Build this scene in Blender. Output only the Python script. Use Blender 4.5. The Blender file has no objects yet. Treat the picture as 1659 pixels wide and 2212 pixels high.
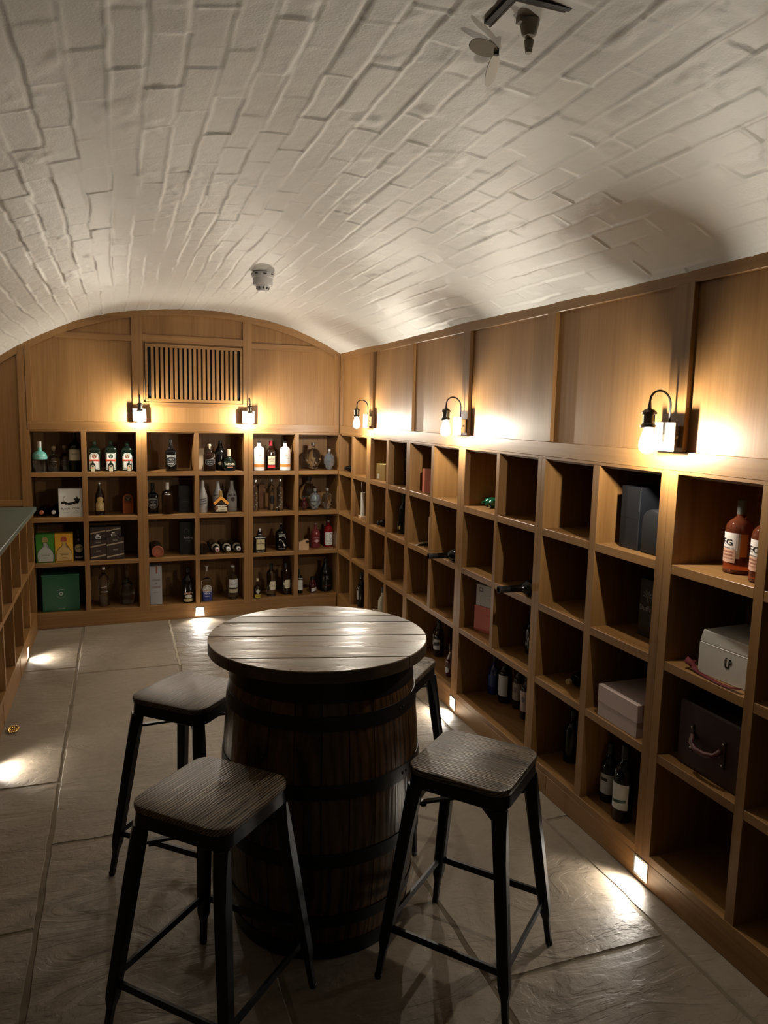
import bpy, bmesh, math, random
import numpy as np
from mathutils import Vector, Matrix
PI = math.pi
random.seed(7)
S = bpy.context.scene
C = S.collection

# ------------------------------------------------------------------ camera
cam = bpy.data.cameras.new('camera')
cam.sensor_fit = 'VERTICAL'
cam.sensor_height = 24.0
cam.lens = 1580.99 / 2212 * 24.0
cam.clip_start = 0.02
camo = bpy.data.objects.new('camera', cam)
C.objects.link(camo)
Rm = Matrix(((0.94, 0.024, -0.339), (-0.339, 0.132, -0.931), (0.022, 0.991, 0.133)))
_y, _p, _r = math.radians(20.0006), math.radians(-7.6312), math.radians(1.2842)
_f = Vector((math.sin(_y) * math.cos(_p), math.cos(_y) * math.cos(_p), math.sin(_p)))
_rt = Vector((math.cos(_y), -math.sin(_y), 0))
_u = _rt.cross(_f)
_r2 = _rt * math.cos(_r) + _u * math.sin(_r)
_u2 = -_rt * math.sin(_r) + _u * math.cos(_r)
camo.matrix_world = Matrix(((_r2.x, _u2.x, -_f.x, 0), (_r2.y, _u2.y, -_f.y, 0), (_r2.z, _u2.z, -_f.z, 1.6), (0, 0, 0, 1)))
S.camera = camo

# ------------------------------------------------------------------ world, exposure
w = bpy.data.worlds.new('dark_surroundings')
S.world = w
w.use_nodes = True
w.node_tree.nodes['Background'].inputs[0].default_value = (0.02, 0.017, 0.013, 1)
w.node_tree.nodes['Background'].inputs[1].default_value = 0.0
S.view_settings.view_transform = 'Standard'
S.view_settings.look = 'None'
S.view_settings.gamma = 1
S.view_settings.exposure = 0.0
cy = S.cycles
cy.use_denoising = True
cy.max_bounces = 10
cy.diffuse_bounces = 2
cy.transmission_bounces = 8
cy.transparent_max_bounces = 8
cy.sample_clamp_indirect = 10
cy.caustics_reflective = False
cy.caustics_refractive = False
BULB_COL = (1.0, 0.905, 0.75)
BULB = 6000.0         # emission strength of the filament of every wall lamp
LED_COL = (1.0, 0.94, 0.84)
LED_W = 2.2          # watts of every skirting light
LED_E = 30.0

# ------------------------------------------------------------------ materials
def nt(name):
    m = bpy.data.materials.new(name)
    m.use_nodes = True
    n = m.node_tree
    return m, n, n.nodes['Principled BSDF'], n.nodes.new, n.links.new

def plain(name, col, rough=0.5, metal=0.0, spec=0.5, coat=0.0, emit=None, es=0, trans=0.0, ior=1.45, noise=0.0):
    m, n, b, N, L = nt(name)
    b.inputs['Base Color'].default_value = (*col, 1)
    b.inputs['Roughness'].default_value = rough
    b.inputs['Metallic'].default_value = metal
    b.inputs['Specular IOR Level'].default_value = spec
    b.inputs['Coat Weight'].default_value = coat
    b.inputs['IOR'].default_value = ior
    b.inputs['Transmission Weight'].default_value = trans
    if emit:
        b.inputs['Emission Color'].default_value = (*emit, 1)
        b.inputs['Emission Strength'].default_value = es
    if noise:
        tc = N('ShaderNodeTexCoord'); nz = N('ShaderNodeTexNoise'); mx = N('ShaderNodeMix')
        mx.data_type = 'RGBA'; nz.inputs['Scale'].default_value = 30; nz.inputs['Detail'].default_value = 5
        L(tc.outputs['Object'], nz.inputs['Vector'])
        mx.inputs['A'].default_value = (*[c * (1 - noise) for c in col], 1)
        mx.inputs['B'].default_value = (*[min(1, c * (1 + noise)) for c in col], 1)
        L(nz.outputs['Fac'], mx.inputs['Factor']); L(mx.outputs['Result'], b.inputs['Base Color'])
    return m

def wood(name, dark, light, axis='z', rough=0.4, fine=55.0, along=1.6, bump=0.25, band=0.0, ring=0.0, ringscale=9.0, spec=0.5, dent=0.0):
    """procedural timber: fibres stretched along one local axis, per-object offset"""
    m, n, b, N, L = nt(name)
    tc = N('ShaderNodeTexCoord'); oi = N('ShaderNodeObjectInfo'); ml = N('ShaderNodeMath'); ml.operation = 'MULTIPLY'
    ml.inputs[1].default_value = 37.0
    L(oi.outputs['Random'], ml.inputs[0])
    ad = N('ShaderNodeVectorMath'); ad.operation = 'ADD'
    L(tc.outputs['Object'], ad.inputs[0]); L(ml.outputs[0], ad.inputs[1])
    def mapped(f, a):
        mp = N('ShaderNodeMapping')
        sc = {'x': (a, f, f), 'y': (f, a, f), 'z': (f, f, a)}[axis]
        mp.inputs['Scale'].default_value = sc
        L(ad.outputs[0], mp.inputs['Vector'])
        return mp
    n1 = N('ShaderNodeTexNoise'); n1.inputs['Scale'].default_value = 1; n1.inputs['Detail'].default_value = 7
    n1.inputs['Roughness'].default_value = 0.65
    L(mapped(fine, along).outputs[0], n1.inputs['Vector'])
    n2 = N('ShaderNodeTexNoise'); n2.inputs['Scale'].default_value = 1; n2.inputs['Detail'].default_value = 3
    L(mapped(6 if not band else band, 0.35).outputs[0], n2.inputs['Vector'])
    mx = N('ShaderNodeMath'); mx.operation = 'MULTIPLY_ADD'
    mx.inputs[1].default_value = 0.55
    L(n1.outputs['Fac'], mx.inputs[0])
    m2 = N('ShaderNodeMath'); m2.operation = 'MULTIPLY'; m2.inputs[1].default_value = 0.45
    L(n2.outputs['Fac'], m2.inputs[0]); L(m2.outputs[0], mx.inputs[2])
    fac = mx.outputs[0]
    if ring:
        wv = N('ShaderNodeTexWave'); wv.wave_type = 'RINGS'; wv.rings_direction = 'SPHERICAL'
        wv.inputs['Scale'].default_value = ringscale; wv.inputs['Distortion'].default_value = 5.5
        wv.inputs['Detail'].default_value = 3; wv.inputs['Detail Scale'].default_value = 1.4
        mpw = mapped(1.0, 0.16)
        mpw.inputs['Location'].default_value = (0.13, 0.07, 0.4)
        L(mpw.outputs[0], wv.inputs['Vector'])
        pw = N('ShaderNodeMath'); pw.operation = 'POWER'; pw.inputs[1].default_value = 0.55
        L(wv.outputs['Fac'], pw.inputs[0])
        mr = N('ShaderNodeMath'); mr.operation = 'MULTIPLY'
        m3 = N('ShaderNodeMath'); m3.operation = 'MULTIPLY_ADD'; m3.inputs[1].default_value = ring; m3.inputs[2].default_value = 1 - ring
        L(pw.outputs[0], m3.inputs[0]); L(fac, mr.inputs[0]); L(m3.outputs[0], mr.inputs[1])
        fac = mr.outputs[0]
    cr = N('ShaderNodeValToRGB')
    cr.color_ramp.elements[0].position = 0.30; cr.color_ramp.elements[0].color = (*dark, 1)
    cr.color_ramp.elements[1].position = 0.66; cr.color_ramp.elements[1].color = (*light, 1)
    L(fac, cr.inputs[0]); L(cr.outputs[0], b.inputs['Base Color'])
    b.inputs['Roughness'].default_value = rough
    b.inputs['Specular IOR Level'].default_value = spec
    bp = N('ShaderNodeBump'); bp.inputs['Strength'].default_value = bump; bp.inputs['Distance'].default_value = 0.002
    L(fac, bp.inputs['Height']); L(bp.outputs[0], b.inputs['Normal'])
    if dent:
        nd = N('ShaderNodeTexNoise'); nd.inputs['Scale'].default_value = 1; nd.inputs['Detail'].default_value = 4; nd.inputs['Distortion'].default_value = 0.8
        L(mapped(30, 4).outputs[0], nd.inputs['Vector'])
        b2 = N('ShaderNodeBump'); b2.inputs['Strength'].default_value = dent; b2.inputs['Distance'].default_value = 0.006
        L(nd.outputs['Fac'], b2.inputs['Height']); L(bp.outputs[0], b2.inputs['Normal']); L(b2.outputs[0], b.inputs['Normal'])
        rr = N('ShaderNodeMapRange'); rr.inputs['From Min'].default_value = 0.35; rr.inputs['From Max'].default_value = 0.65
        rr.inputs['To Min'].default_value = rough - 0.07; rr.inputs['To Max'].default_value = rough + 0.14
        L(nd.outputs['Fac'], rr.inputs['Value']); L(rr.outputs[0], b.inputs['Roughness'])
    return m

OD, OL = (0.155, 0.067, 0.018), (0.32, 0.170, 0.058)
oak_x = wood('oak_across', OD, OL, 'x')
oak_z = wood('oak_upright', OD, OL, 'z')
oak_y = wood('oak_deep', OD, OL, 'y')
oak_panel = wood('oak_veneer', (0.195, 0.092, 0.028), (0.325, 0.174, 0.062), 'z', rough=0.46, spec=0.38, fine=80, along=2.4, band=9.0)
weathered = wood('weathered_pine', (0.050, 0.036, 0.022), (0.195, 0.146, 0.092), 'x', rough=0.30, fine=26, along=3.0, bump=1.0, band=9, spec=0.55, dent=0.28)
seat_wood = wood('brushed_elm', (0.016, 0.011, 0.007), (0.31, 0.235, 0.16), 'x', rough=0.40, fine=44, along=2.0, bump=0.8, ring=0.72, ringscale=55)
stave_wood = wood('charred_stave_oak', (0.008, 0.004, 0.002), (0.105, 0.052, 0.023), 'z', rough=0.27, fine=40, along=2.5, bump=1.0, ring=0.3, ringscale=16)
pale_wood = wood('pale_birch', (0.45, 0.27, 0.14), (0.62, 0.42, 0.25), 'x', rough=0.5)
black_steel = plain('black_coated_steel', (0.005, 0.006, 0.009), rough=0.38, metal=0.15, spec=0.45)
hoop_steel = plain('blackened_hoop_steel', (0.012, 0.012, 0.014), rough=0.38, metal=0.5)
bronze = plain('dark_pewter', (0.14, 0.13, 0.11), rough=0.28, metal=1.0)
chrome = plain('chrome', (0.75, 0.74, 0.72), rough=0.15, metal=1.0)
satin = plain('satin_nickel', (0.80, 0.78, 0.70), rough=0.5, metal=0.55)
cable_m = plain('black_cable', (0.012, 0.011, 0.01), rough=0.6)
gap_shade = plain('slat_gap_shade', (0.004, 0.004, 0.004), rough=0.9)
white_plastic = plain('white_plastic', (0.62, 0.62, 0.64), rough=0.4)
slot_black = plain('black_slots', (0.01, 0.01, 0.01), rough=0.7)
bracket_m = plain('painted_bracket', (0.30, 0.275, 0.225), rough=0.5, metal=0.1)
filament_m = plain('glowing_filament', (1, 0.95, 0.85), rough=0.4, emit=BULB_COL, es=BULB)
def bulb_glass():
    m, n, b, N, L = nt('glowing_bulb_glass')
    out = n.nodes['Material Output']; n.nodes.remove(b)
    tr = N('ShaderNodeBsdfTransparent'); em = N('ShaderNodeEmission'); mx = N('ShaderNodeMixShader'); gl = N('ShaderNodeBsdfGlossy'); m2 = N('ShaderNodeMixShader')
    em.inputs[0].default_value = (1.0, 0.93, 0.80, 1); em.inputs[1].default_value = 30.0
    gl.inputs['Roughness'].default_value = 0.05
    mx.inputs[0].default_value = 0.10; m2.inputs[0].default_value = 0.05
    L(tr.outputs[0], mx.inputs[1]); L(em.outputs[0], mx.inputs[2]); L(mx.outputs[0], m2.inputs[1]); L(gl.outputs[0], m2.inputs[2]); L(m2.outputs[0], out.inputs[0])
    return m
bulb_m = bulb_glass()
led_m = plain('glowing_led_lens', (1, 1, 1), rough=0.3, emit=LED_COL, es=LED_E)
g_clear = plain('clear_glass', (0.95, 0.97, 0.96), rough=0.03, trans=1.0, ior=1.45)
g_dark = plain('dark_green_glass', (0.003, 0.007, 0.004), rough=0.08, spec=0.5, coat=0.0)
g_black = plain('black_glass', (0.003, 0.0025, 0.0025), rough=0.10, spec=0.5, coat=0.0)
g_amber = plain('amber_liquor_glass', (0.62, 0.17, 0.035), rough=0.04, trans=0.9, ior=1.4)
g_rose = plain('rose_liquor_glass', (0.80, 0.22, 0.10), rough=0.04, trans=0.92, ior=1.4)
g_pink = plain('pink_liquor_glass', (0.55, 0.10, 0.10), rough=0.05, trans=0.75, ior=1.4)
g_red = plain('red_liquor_glass', (0.30, 0.012, 0.015), rough=0.06, trans=0.4, ior=1.4)
g_maroon = plain('dark_red_glass', (0.05, 0.006, 0.008), rough=0.07, spec=0.8, coat=0.4)
g_brown = plain('brown_glass', (0.014, 0.006, 0.003), rough=0.08, spec=0.5, coat=0.0)
g_blue = plain('deep_blue_glass', (0.01, 0.015, 0.09), rough=0.07, spec=0.8, coat=0.4)
g_green = plain('bright_green_glass', (0.004, 0.075, 0.035), rough=0.07, spec=0.7, coat=0.4)
g_irid = plain('iridescent_glass', (0.75, 0.82, 1.0), rough=0.05, trans=0.9, ior=1.45)
g_irid.node_tree.nodes['Principled BSDF'].inputs['Thin Film Thickness'].default_value = 420
g_irid.node_tree.nodes['Principled BSDF'].inputs['Thin Film IOR'].default_value = 1.6
PM = {}
def pm(col, rough=0.5, metal=0.0):
    k = (tuple(round(c, 3) for c in col), rough, metal)
    if k not in PM:
        PM[k] = plain('paint_%02d' % len(PM), col, rough, metal)
    return PM[k]
WHITE, CREAM, BLACK, GOLD, SILVER = (0.72, 0.72, 0.70), (0.66, 0.60, 0.44), (0.008, 0.008, 0.008), (0.42, 0.28, 0.08), (0.6, 0.6, 0.6)

def stone_mat():
    m, n, b, N, L = nt('riven_sandstone')
    tc = N('ShaderNodeTexCoord')
    n1 = N('ShaderNodeTexNoise'); n1.inputs['Scale'].default_value = 1.7; n1.inputs['Detail'].default_value = 6; n1.inputs['Distortion'].default_value = 0.6
    n2 = N('ShaderNodeTexNoise'); n2.inputs['Scale'].default_value = 30; n2.inputs['Detail'].default_value = 8; n2.inputs['Roughness'].default_value = 0.6
    mp = N('ShaderNodeMapping'); mp.inputs['Scale'].default_value = (3.2, 7.5, 1); mp.inputs['Rotation'].default_value = (0, 0, 0.5)
    n3 = N('ShaderNodeTexNoise'); n3.inputs['Scale'].default_value = 1.0; n3.inputs['Detail'].default_value = 5; n3.inputs['Distortion'].default_value = 1.2
    for x in (n1, n2): L(tc.outputs['Object'], x.inputs['Vector'])
    L(tc.outputs['Object'], mp.inputs[0]); L(mp.outputs[0], n3.inputs['Vector'])
    cr = N('ShaderNodeValToRGB')
    cr.color_ramp.elements[0].position = 0.28; cr.color_ramp.elements[0].color = (0.15, 0.115, 0.078, 1)
    cr.color_ramp.elements[1].position = 0.72; cr.color_ramp.elements[1].color = (0.295, 0.242, 0.18, 1)
    mx = N('ShaderNodeMath'); mx.operation = 'MULTIPLY_ADD'; mx.inputs[1].default_value = 0.7
    m2 = N('ShaderNodeMath'); m2.operation = 'MULTIPLY'; m2.inputs[1].default_value = 0.3
    L(n2.outputs['Fac'], m2.inputs[0]); L(n1.outputs['Fac'], mx.inputs[0]); L(m2.outputs[0], mx.inputs[2])
    L(mx.outputs[0], cr.inputs[0]); L(cr.outputs[0], b.inputs['Base Color'])
    # terraced riven surface: quantised noise gives the little cleft steps
    q = N('ShaderNodeMath'); q.operation = 'MULTIPLY'; q.inputs[1].default_value = 11
    fl = N('ShaderNodeMath'); fl.operation = 'FLOOR'
    fr = N('ShaderNodeMath'); fr.operation = 'FRACT'
    pw = N('ShaderNodeMath'); pw.operation = 'POWER'; pw.inputs[1].default_value = 9
    sm = N('ShaderNodeMath'); sm.operation = 'ADD'
    L(n3.outputs['Fac'], q.inputs[0]); L(q.outputs[0], fl.inputs[0]); L(q.outputs[0], fr.inputs[0]); L(fr.outputs[0], pw.inputs[0])
    L(fl.outputs[0], sm.inputs[0]); L(pw.outputs[0], sm.inputs[1])
    b1 = N('ShaderNodeBump'); b1.inputs['Strength'].default_value = 0.5; b1.inputs['Distance'].default_value = 0.0016
    L(sm.outputs[0], b1.inputs['Height'])
    b2 = N('ShaderNodeBump'); b2.inputs['Strength'].default_value = 0.5; b2.inputs['Distance'].default_value = 0.004
    L(n2.outputs['Fac'], b2.inputs['Height']); L(b1.outputs[0], b2.inputs['Normal'])
    b3 = N('ShaderNodeBump'); b3.inputs['Strength'].default_value = 0.42; b3.inputs['Distance'].default_value = 0.012
    L(n3.outputs['Fac'], b3.inputs['Height']); L(b2.outputs[0], b3.inputs['Normal'])
    L(b3.outputs[0], b.inputs['Normal'])
    b.inputs['Roughness'].default_value = 0.58
    return m
stone = stone_mat()
mortar = plain('sandy_mortar', (0.17, 0.135, 0.092), rough=0.9, noise=0.3)
grout_pale = plain('pale_mortar', (0.42, 0.36, 0.27), rough=0.9, noise=0.2)

def paint_mat():
    m, n, b, N, L = nt('thick_cream_paint')
    b.inputs['Base Color'].default_value = (0.60, 0.602, 0.578, 1)
    b.inputs['Roughness'].default_value = 0.48
    tc = N('ShaderNodeTexCoord')
    n1 = N('ShaderNodeTexNoise'); n1.inputs['Scale'].default_value = 22; n1.inputs['Detail'].default_value = 5
    n2 = N('ShaderNodeTexNoise'); n2.inputs['Scale'].default_value = 190; n2.inputs['Detail'].default_value = 3
    L(tc.outputs['Object'], n1.inputs['Vector']); L(tc.outputs['Object'], n2.inputs['Vector'])
    b1 = N('ShaderNodeBump'); b1.inputs['Strength'].default_value = 0.35; b1.inputs['Distance'].default_value = 0.004
    b2 = N('ShaderNodeBump'); b2.inputs['Strength'].default_value = 0.35; b2.inputs['Distance'].default_value = 0.0012
    L(n1.outputs['Fac'], b1.inputs['Height']); L(n2.outputs['Fac'], b2.inputs['Height']); L(b1.outputs[0], b2.inputs['Normal'])
    L(b2.outputs[0], b.inputs['Normal'])
    return m
paint = paint_mat()
slate = plain('green_grey_slate', (0.075, 0.095, 0.078), rough=0.45, noise=0.25)

# ------------------------------------------------------------------ mesh helpers
def obj(name, bm, mat, parent=None, loc=None, rotz=0.0, smooth=False, kind=None, auto=None):
    me = bpy.data.meshes.new(name)
    bmesh.ops.recalc_face_normals(bm, faces=bm.faces)
    bm.to_mesh(me); bm.free()
    me.materials.append(mat)
    if smooth:
        for p in me.polygons: p.use_smooth = True
        if auto: me.set_sharp_from_angle(angle=math.radians(auto))
    o = bpy.data.objects.new(name, me)
    C.objects.link(o)
    if parent: o.parent = parent
    if loc is not None: o.location = loc
    if rotz: o.rotation_euler = (0, 0, rotz)
    if kind: o['kind'] = kind
    return o

def B():
    return bmesh.new()

def box(bm, x0, x1, y0, y1, z0, z1, bev=0.0):
    t = bmesh.new() if bev else bm
    v = [t.verts.new((x, y, z)) for x in (x0, x1) for y in (y0, y1) for z in (z0, z1)]
    for f in ((0, 1, 3, 2), (4, 6, 7, 5), (0, 4, 5, 1), (2, 3, 7, 6), (0, 2, 6, 4), (1, 5, 7, 3)):
        t.faces.new([v[i] for i in f])
    if bev:
        bmesh.ops.recalc_face_normals(t, faces=t.faces)
        bmesh.ops.bevel(t, geom=list(t.edges), offset=bev, segments=1, affect='EDGES', profile=0.5)
        merge(bm, t)
    return bm

def merge(bm, t, M=None):
    if M is not None: bmesh.ops.transform(t, matrix=M, verts=t.verts)
    mp = {v: bm.verts.new(v.co) for v in t.verts}
    for f in t.faces:
        try: bm.faces.new([mp[v] for v in f.verts])
        except ValueError: pass
    t.free()

def prism(bm, pts, y0, y1, bev=0.0):
    """polygon given in x,z pushed from y0 to y1"""
    t = bmesh.new()
    a = [t.verts.new((x, y0, z)) for x, z in pts]
    b = [t.verts.new((x, y1, z)) for x, z in pts]
    n = len(pts)
    t.faces.new(a); t.faces.new(b[::-1])
    for i in range(n): t.faces.new((a[i], b[i], b[(i + 1) % n], a[(i + 1) % n]))
    bmesh.ops.recalc_face_normals(t, faces=t.faces)
    if bev:
        bmesh.ops.bevel(t, geom=list(t.edges), offset=bev, segments=2, affect='EDGES', profile=0.5)
    merge(bm, t)
    return bm

def lathe(bm, prof, n=2.0, dr=1.0, seg=24, cx=0, cyy=0, cap=True):
    """prof: (z, r) list; superellipse cross section with exponent n and depth ratio dr"""
    rings = []
    for z, r in prof:
        ring = []
        for k in range(seg):
            a = 2 * PI * (k + 0.5) / seg
            c, s = math.cos(a), math.sin(a)
            e = 2.0 / n
            x = math.copysign(abs(c) ** e, c) * r
            y = math.copysign(abs(s) ** e, s) * r * dr
            ring.append(bm.verts.new((cx + x, cyy + y, z)))
        rings.append(ring)
    for A, Bq in zip(rings, rings[1:]):
        for k in range(seg):
            bm.faces.new((A[k], A[(k + 1) % seg], Bq[(k + 1) % seg], Bq[k]))
    if cap:
        bm.faces.new(rings[0][::-1]); bm.faces.new(rings[-1])
    return bm

def tube(bm, pts, r, seg=10, closed=False):
    pts = [Vector(p) for p in pts]
    rs = r if isinstance(r, (list, tuple)) else [r] * len(pts)
    rings = []
    up = Vector((0, 0, 1))
    prev = None
    for i, p in enumerate(pts):
        d = (pts[min(i + 1, len(pts) - 1)] - pts[max(i - 1, 0)]).normalized()
        if prev is None:
            a = d.cross(up)
            if a.length < 0.05: a = d.cross(Vector((1, 0, 0)))
        else:
            a = prev - d * prev.dot(d)
        a.normalize(); prev = a
        b = d.cross(a)
        rings.append([bm.verts.new(p + (a * math.cos(2 * PI * k / seg) + b * math.sin(2 * PI * k / seg)) * rs[i]) for k in range(seg)])
    for A, Bq in zip(rings, rings[1:]):
        for k in range(seg): bm.faces.new((A[k], A[(k + 1) % seg], Bq[(k + 1) % seg], Bq[k]))
    bm.faces.new(rings[0][::-1]); bm.faces.new(rings[-1])
    return bm

def bar(bm, a, b, w, h):
    """rectangular bar between two points, w across, h vertical"""
    a, b = Vector(a), Vector(b); d = (b - a).normalized(); s = d.cross(Vector((0, 0, 1))).normalized(); u = s.cross(d)
    v = [bm.verts.new(p + s * i * w / 2 + u * j * h / 2) for p in (a, b) for i, j in ((-1, -1), (1, -1), (1, 1), (-1, 1))]
    bm.faces.new(v[:4][::-1]); bm.faces.new(v[4:])
    for k in range(4): bm.faces.new((v[k], v[(k + 1) % 4], v[4 + (k + 1) % 4], v[4 + k]))

def thing(name, label, cat, loc=(0, 0, 0), rotz=0.0, group=None, rotx=0.0):
    o = bpy.data.objects.new(name, None)
    o.empty_display_size = 0.05
    C.objects.link(o)
    o.location = loc; o.rotation_euler = (rotx, 0, rotz)
    o['label'] = label; o['category'] = cat
    if group: o['group'] = group
    return o

def tag(o, label, cat, group=None):
    o['label'] = label; o['category'] = cat
    if group: o['group'] = group
    return o

# wall frames: local x runs to the viewer's right along the wall, local y into the wall
SK = 0.02614
def FB(u, d=0.0, z=0.0):      # back wall (very slightly out of square)
    return ((u, 5.708 - SK * (1.678 - u) + d, z), SK)
def FBi(u, d, z):             # for things on the back shelves
    ys = 5.708 - SK * (1.678 - u) + d
    u2 = u * ys / (5.71 + d)
    return ((u2, ys, z), SK)
def FR(y, d=0.0, z=0.0):      # right wall
    return ((1.678 + d, y, z), -PI / 2)
def FL(y, d=0.0, z=0.0):      # left cabinet front
    return ((-0.575 - d, y, z), PI / 2)

def vault(x):
    d = x - 0.57
    return 2.332 - d * d / 5.5 - 0.03 * d ** 4

# ------------------------------------------------------------------ ceiling (painted brick barrel vault)
def build_vault():
    rng = np.random.default_rng(5)
    T = rng.random((512, 512))
    def vn(a, b):
        ia, ib = np.floor(a).astype(int), np.floor(b).astype(int)
        fa, fb = a - ia, b - ib
        fa = fa * fa * (3 - 2 * fa); fb = fb * fb * (3 - 2 * fb)
        g = lambda i, j: T[i % 512, j % 512]
        return (g(ia, ib) * (1 - fa) + g(ia + 1, ib) * fa) * (1 - fb) + (g(ia, ib + 1) * (1 - fa) + g(ia + 1, ib + 1) * fa) * fb
    def fbm(a, b, o=4):
        s = 0; am = 1; t = 0
        for k in range(o):
            s = s + am * vn(a * 2 ** k + 17 * k, b * 2 ** k + 31 * k); t += am; am *= 0.5
        return s / t
    xs = np.arange(-1.09, 1.735, 0.0052)
    ys = np.concatenate([np.arange(-1.62, 0.8, 0.03), np.arange(0.8, 3.4, 0.0062), np.arange(3.4, 5.75, 0.011)])
    X, Y = np.meshgrid(xs, ys)
    PX, PY = 0.0752, 0.245
    Xw = X + (fbm(X * 2, Y * 1.6) - 0.5) * 0.024 + (fbm(X * 13 + 9, Y * 12) - 0.5) * 0.011
    cu = (Xw + 0.155) / PX
    ci = np.round(cu)                        # nearest joint line
    dj = (cu - ci) * PX
    bi = np.floor(cu)                        # course
    off = T[(bi.astype(int) * 7) % 512, 3] * 0.35 + 0.5 * (bi % 2)
    Yw = Y + (fbm(X * 9 + 40, Y * 9 + 3) - 0.5) * 0.02
    cv = Yw / PY + off
    vi = np.round(cv); dv = (cv - vi) * PY
    bj = np.floor(cv)
    # per-brick height and tilt blended over the joint
    def h(i, j): return (T[(i.astype(int) * 13 + 5) % 512, (j.astype(int) * 29 + 11) % 512] - 0.5)
    fr = cu - bi
    tt = (h(bi + 100, bj + 7) * (fr - 0.5))
    edge = np.clip(np.minimum(fr, 1 - fr) * PX / 0.007, 0, 1) ** 0.7
    H = (h(bi, bj) * 0.0038 + tt * 0.0045) * edge
    # long joints: groove and raised lip whose strength wanders along the line
    st = vn(ci * 3.7 + 0.5, Y * 2.6 + ci * 11.3); st2 = vn(ci * 5.1, Y * 6.3 + ci * 3.1)
    wdt = 0.0028 + 0.0022 * st2
    H -= (0.0072 * np.clip(st * 1.5 - 0.40, 0, 1) * (0.4 + 0.6 * st2)) * np.exp(-(dj / wdt) ** 2)
    H += (0.0042 * np.clip(1.15 - st * 1.6, 0, 1)) * np.exp(-((dj + 0.004) / 0.0042) ** 2)
    # short joints
    sv = T[(bi.astype(int) * 17) % 512, (vi.astype(int) * 23) % 512]
    s2 = np.clip(sv * 2.2 - 0.9, -0.35, 1)
    H -= 0.0034 * s2 * np.exp(-(dv / 0.0042) ** 2)
    # lumps of paint and plaster
    H += (fbm(X * 26, Y * 20) - 0.5) * 0.0014
    lump = np.clip(fbm(X * 11 + 70, Y * 8 + 20, 3) - 0.67, 0, 1); H -= lump * 0.02
    H += (fbm(X * 2.2 + 5, Y * 1.3 + 8, 2) - 0.5) * 0.030
    H *= 0.8
    Z = vault(X) + H
    ny, nx = X.shape
    co = np.stack([X, Y, Z], -1).reshape(-1, 3)
    idx = np.arange(ny * nx).reshape(ny, nx)
    F = np.stack([idx[:-1, :-1], idx[1:, :-1], idx[1:, 1:], idx[:-1, 1:]], -1).reshape(-1, 4)
    me = bpy.data.meshes.new('ceiling')
    me.vertices.add(len(co)); me.vertices.foreach_set('co', co.ravel().astype(np.float32))
    me.loops.add(F.size); me.loops.foreach_set('vertex_index', F.ravel().astype(np.int32))
    me.polygons.add(len(F)); me.polygons.foreach_set('loop_start', np.arange(0, F.size, 4, dtype=np.int32))
    me.polygons.foreach_set('use_smooth', np.ones(len(F), dtype=bool))
    me.update(); me.validate()
    me.materials.append(paint)
    o = bpy.data.objects.new('ceiling', me); C.objects.link(o); o['kind'] = 'structure'
build_vault()

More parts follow.
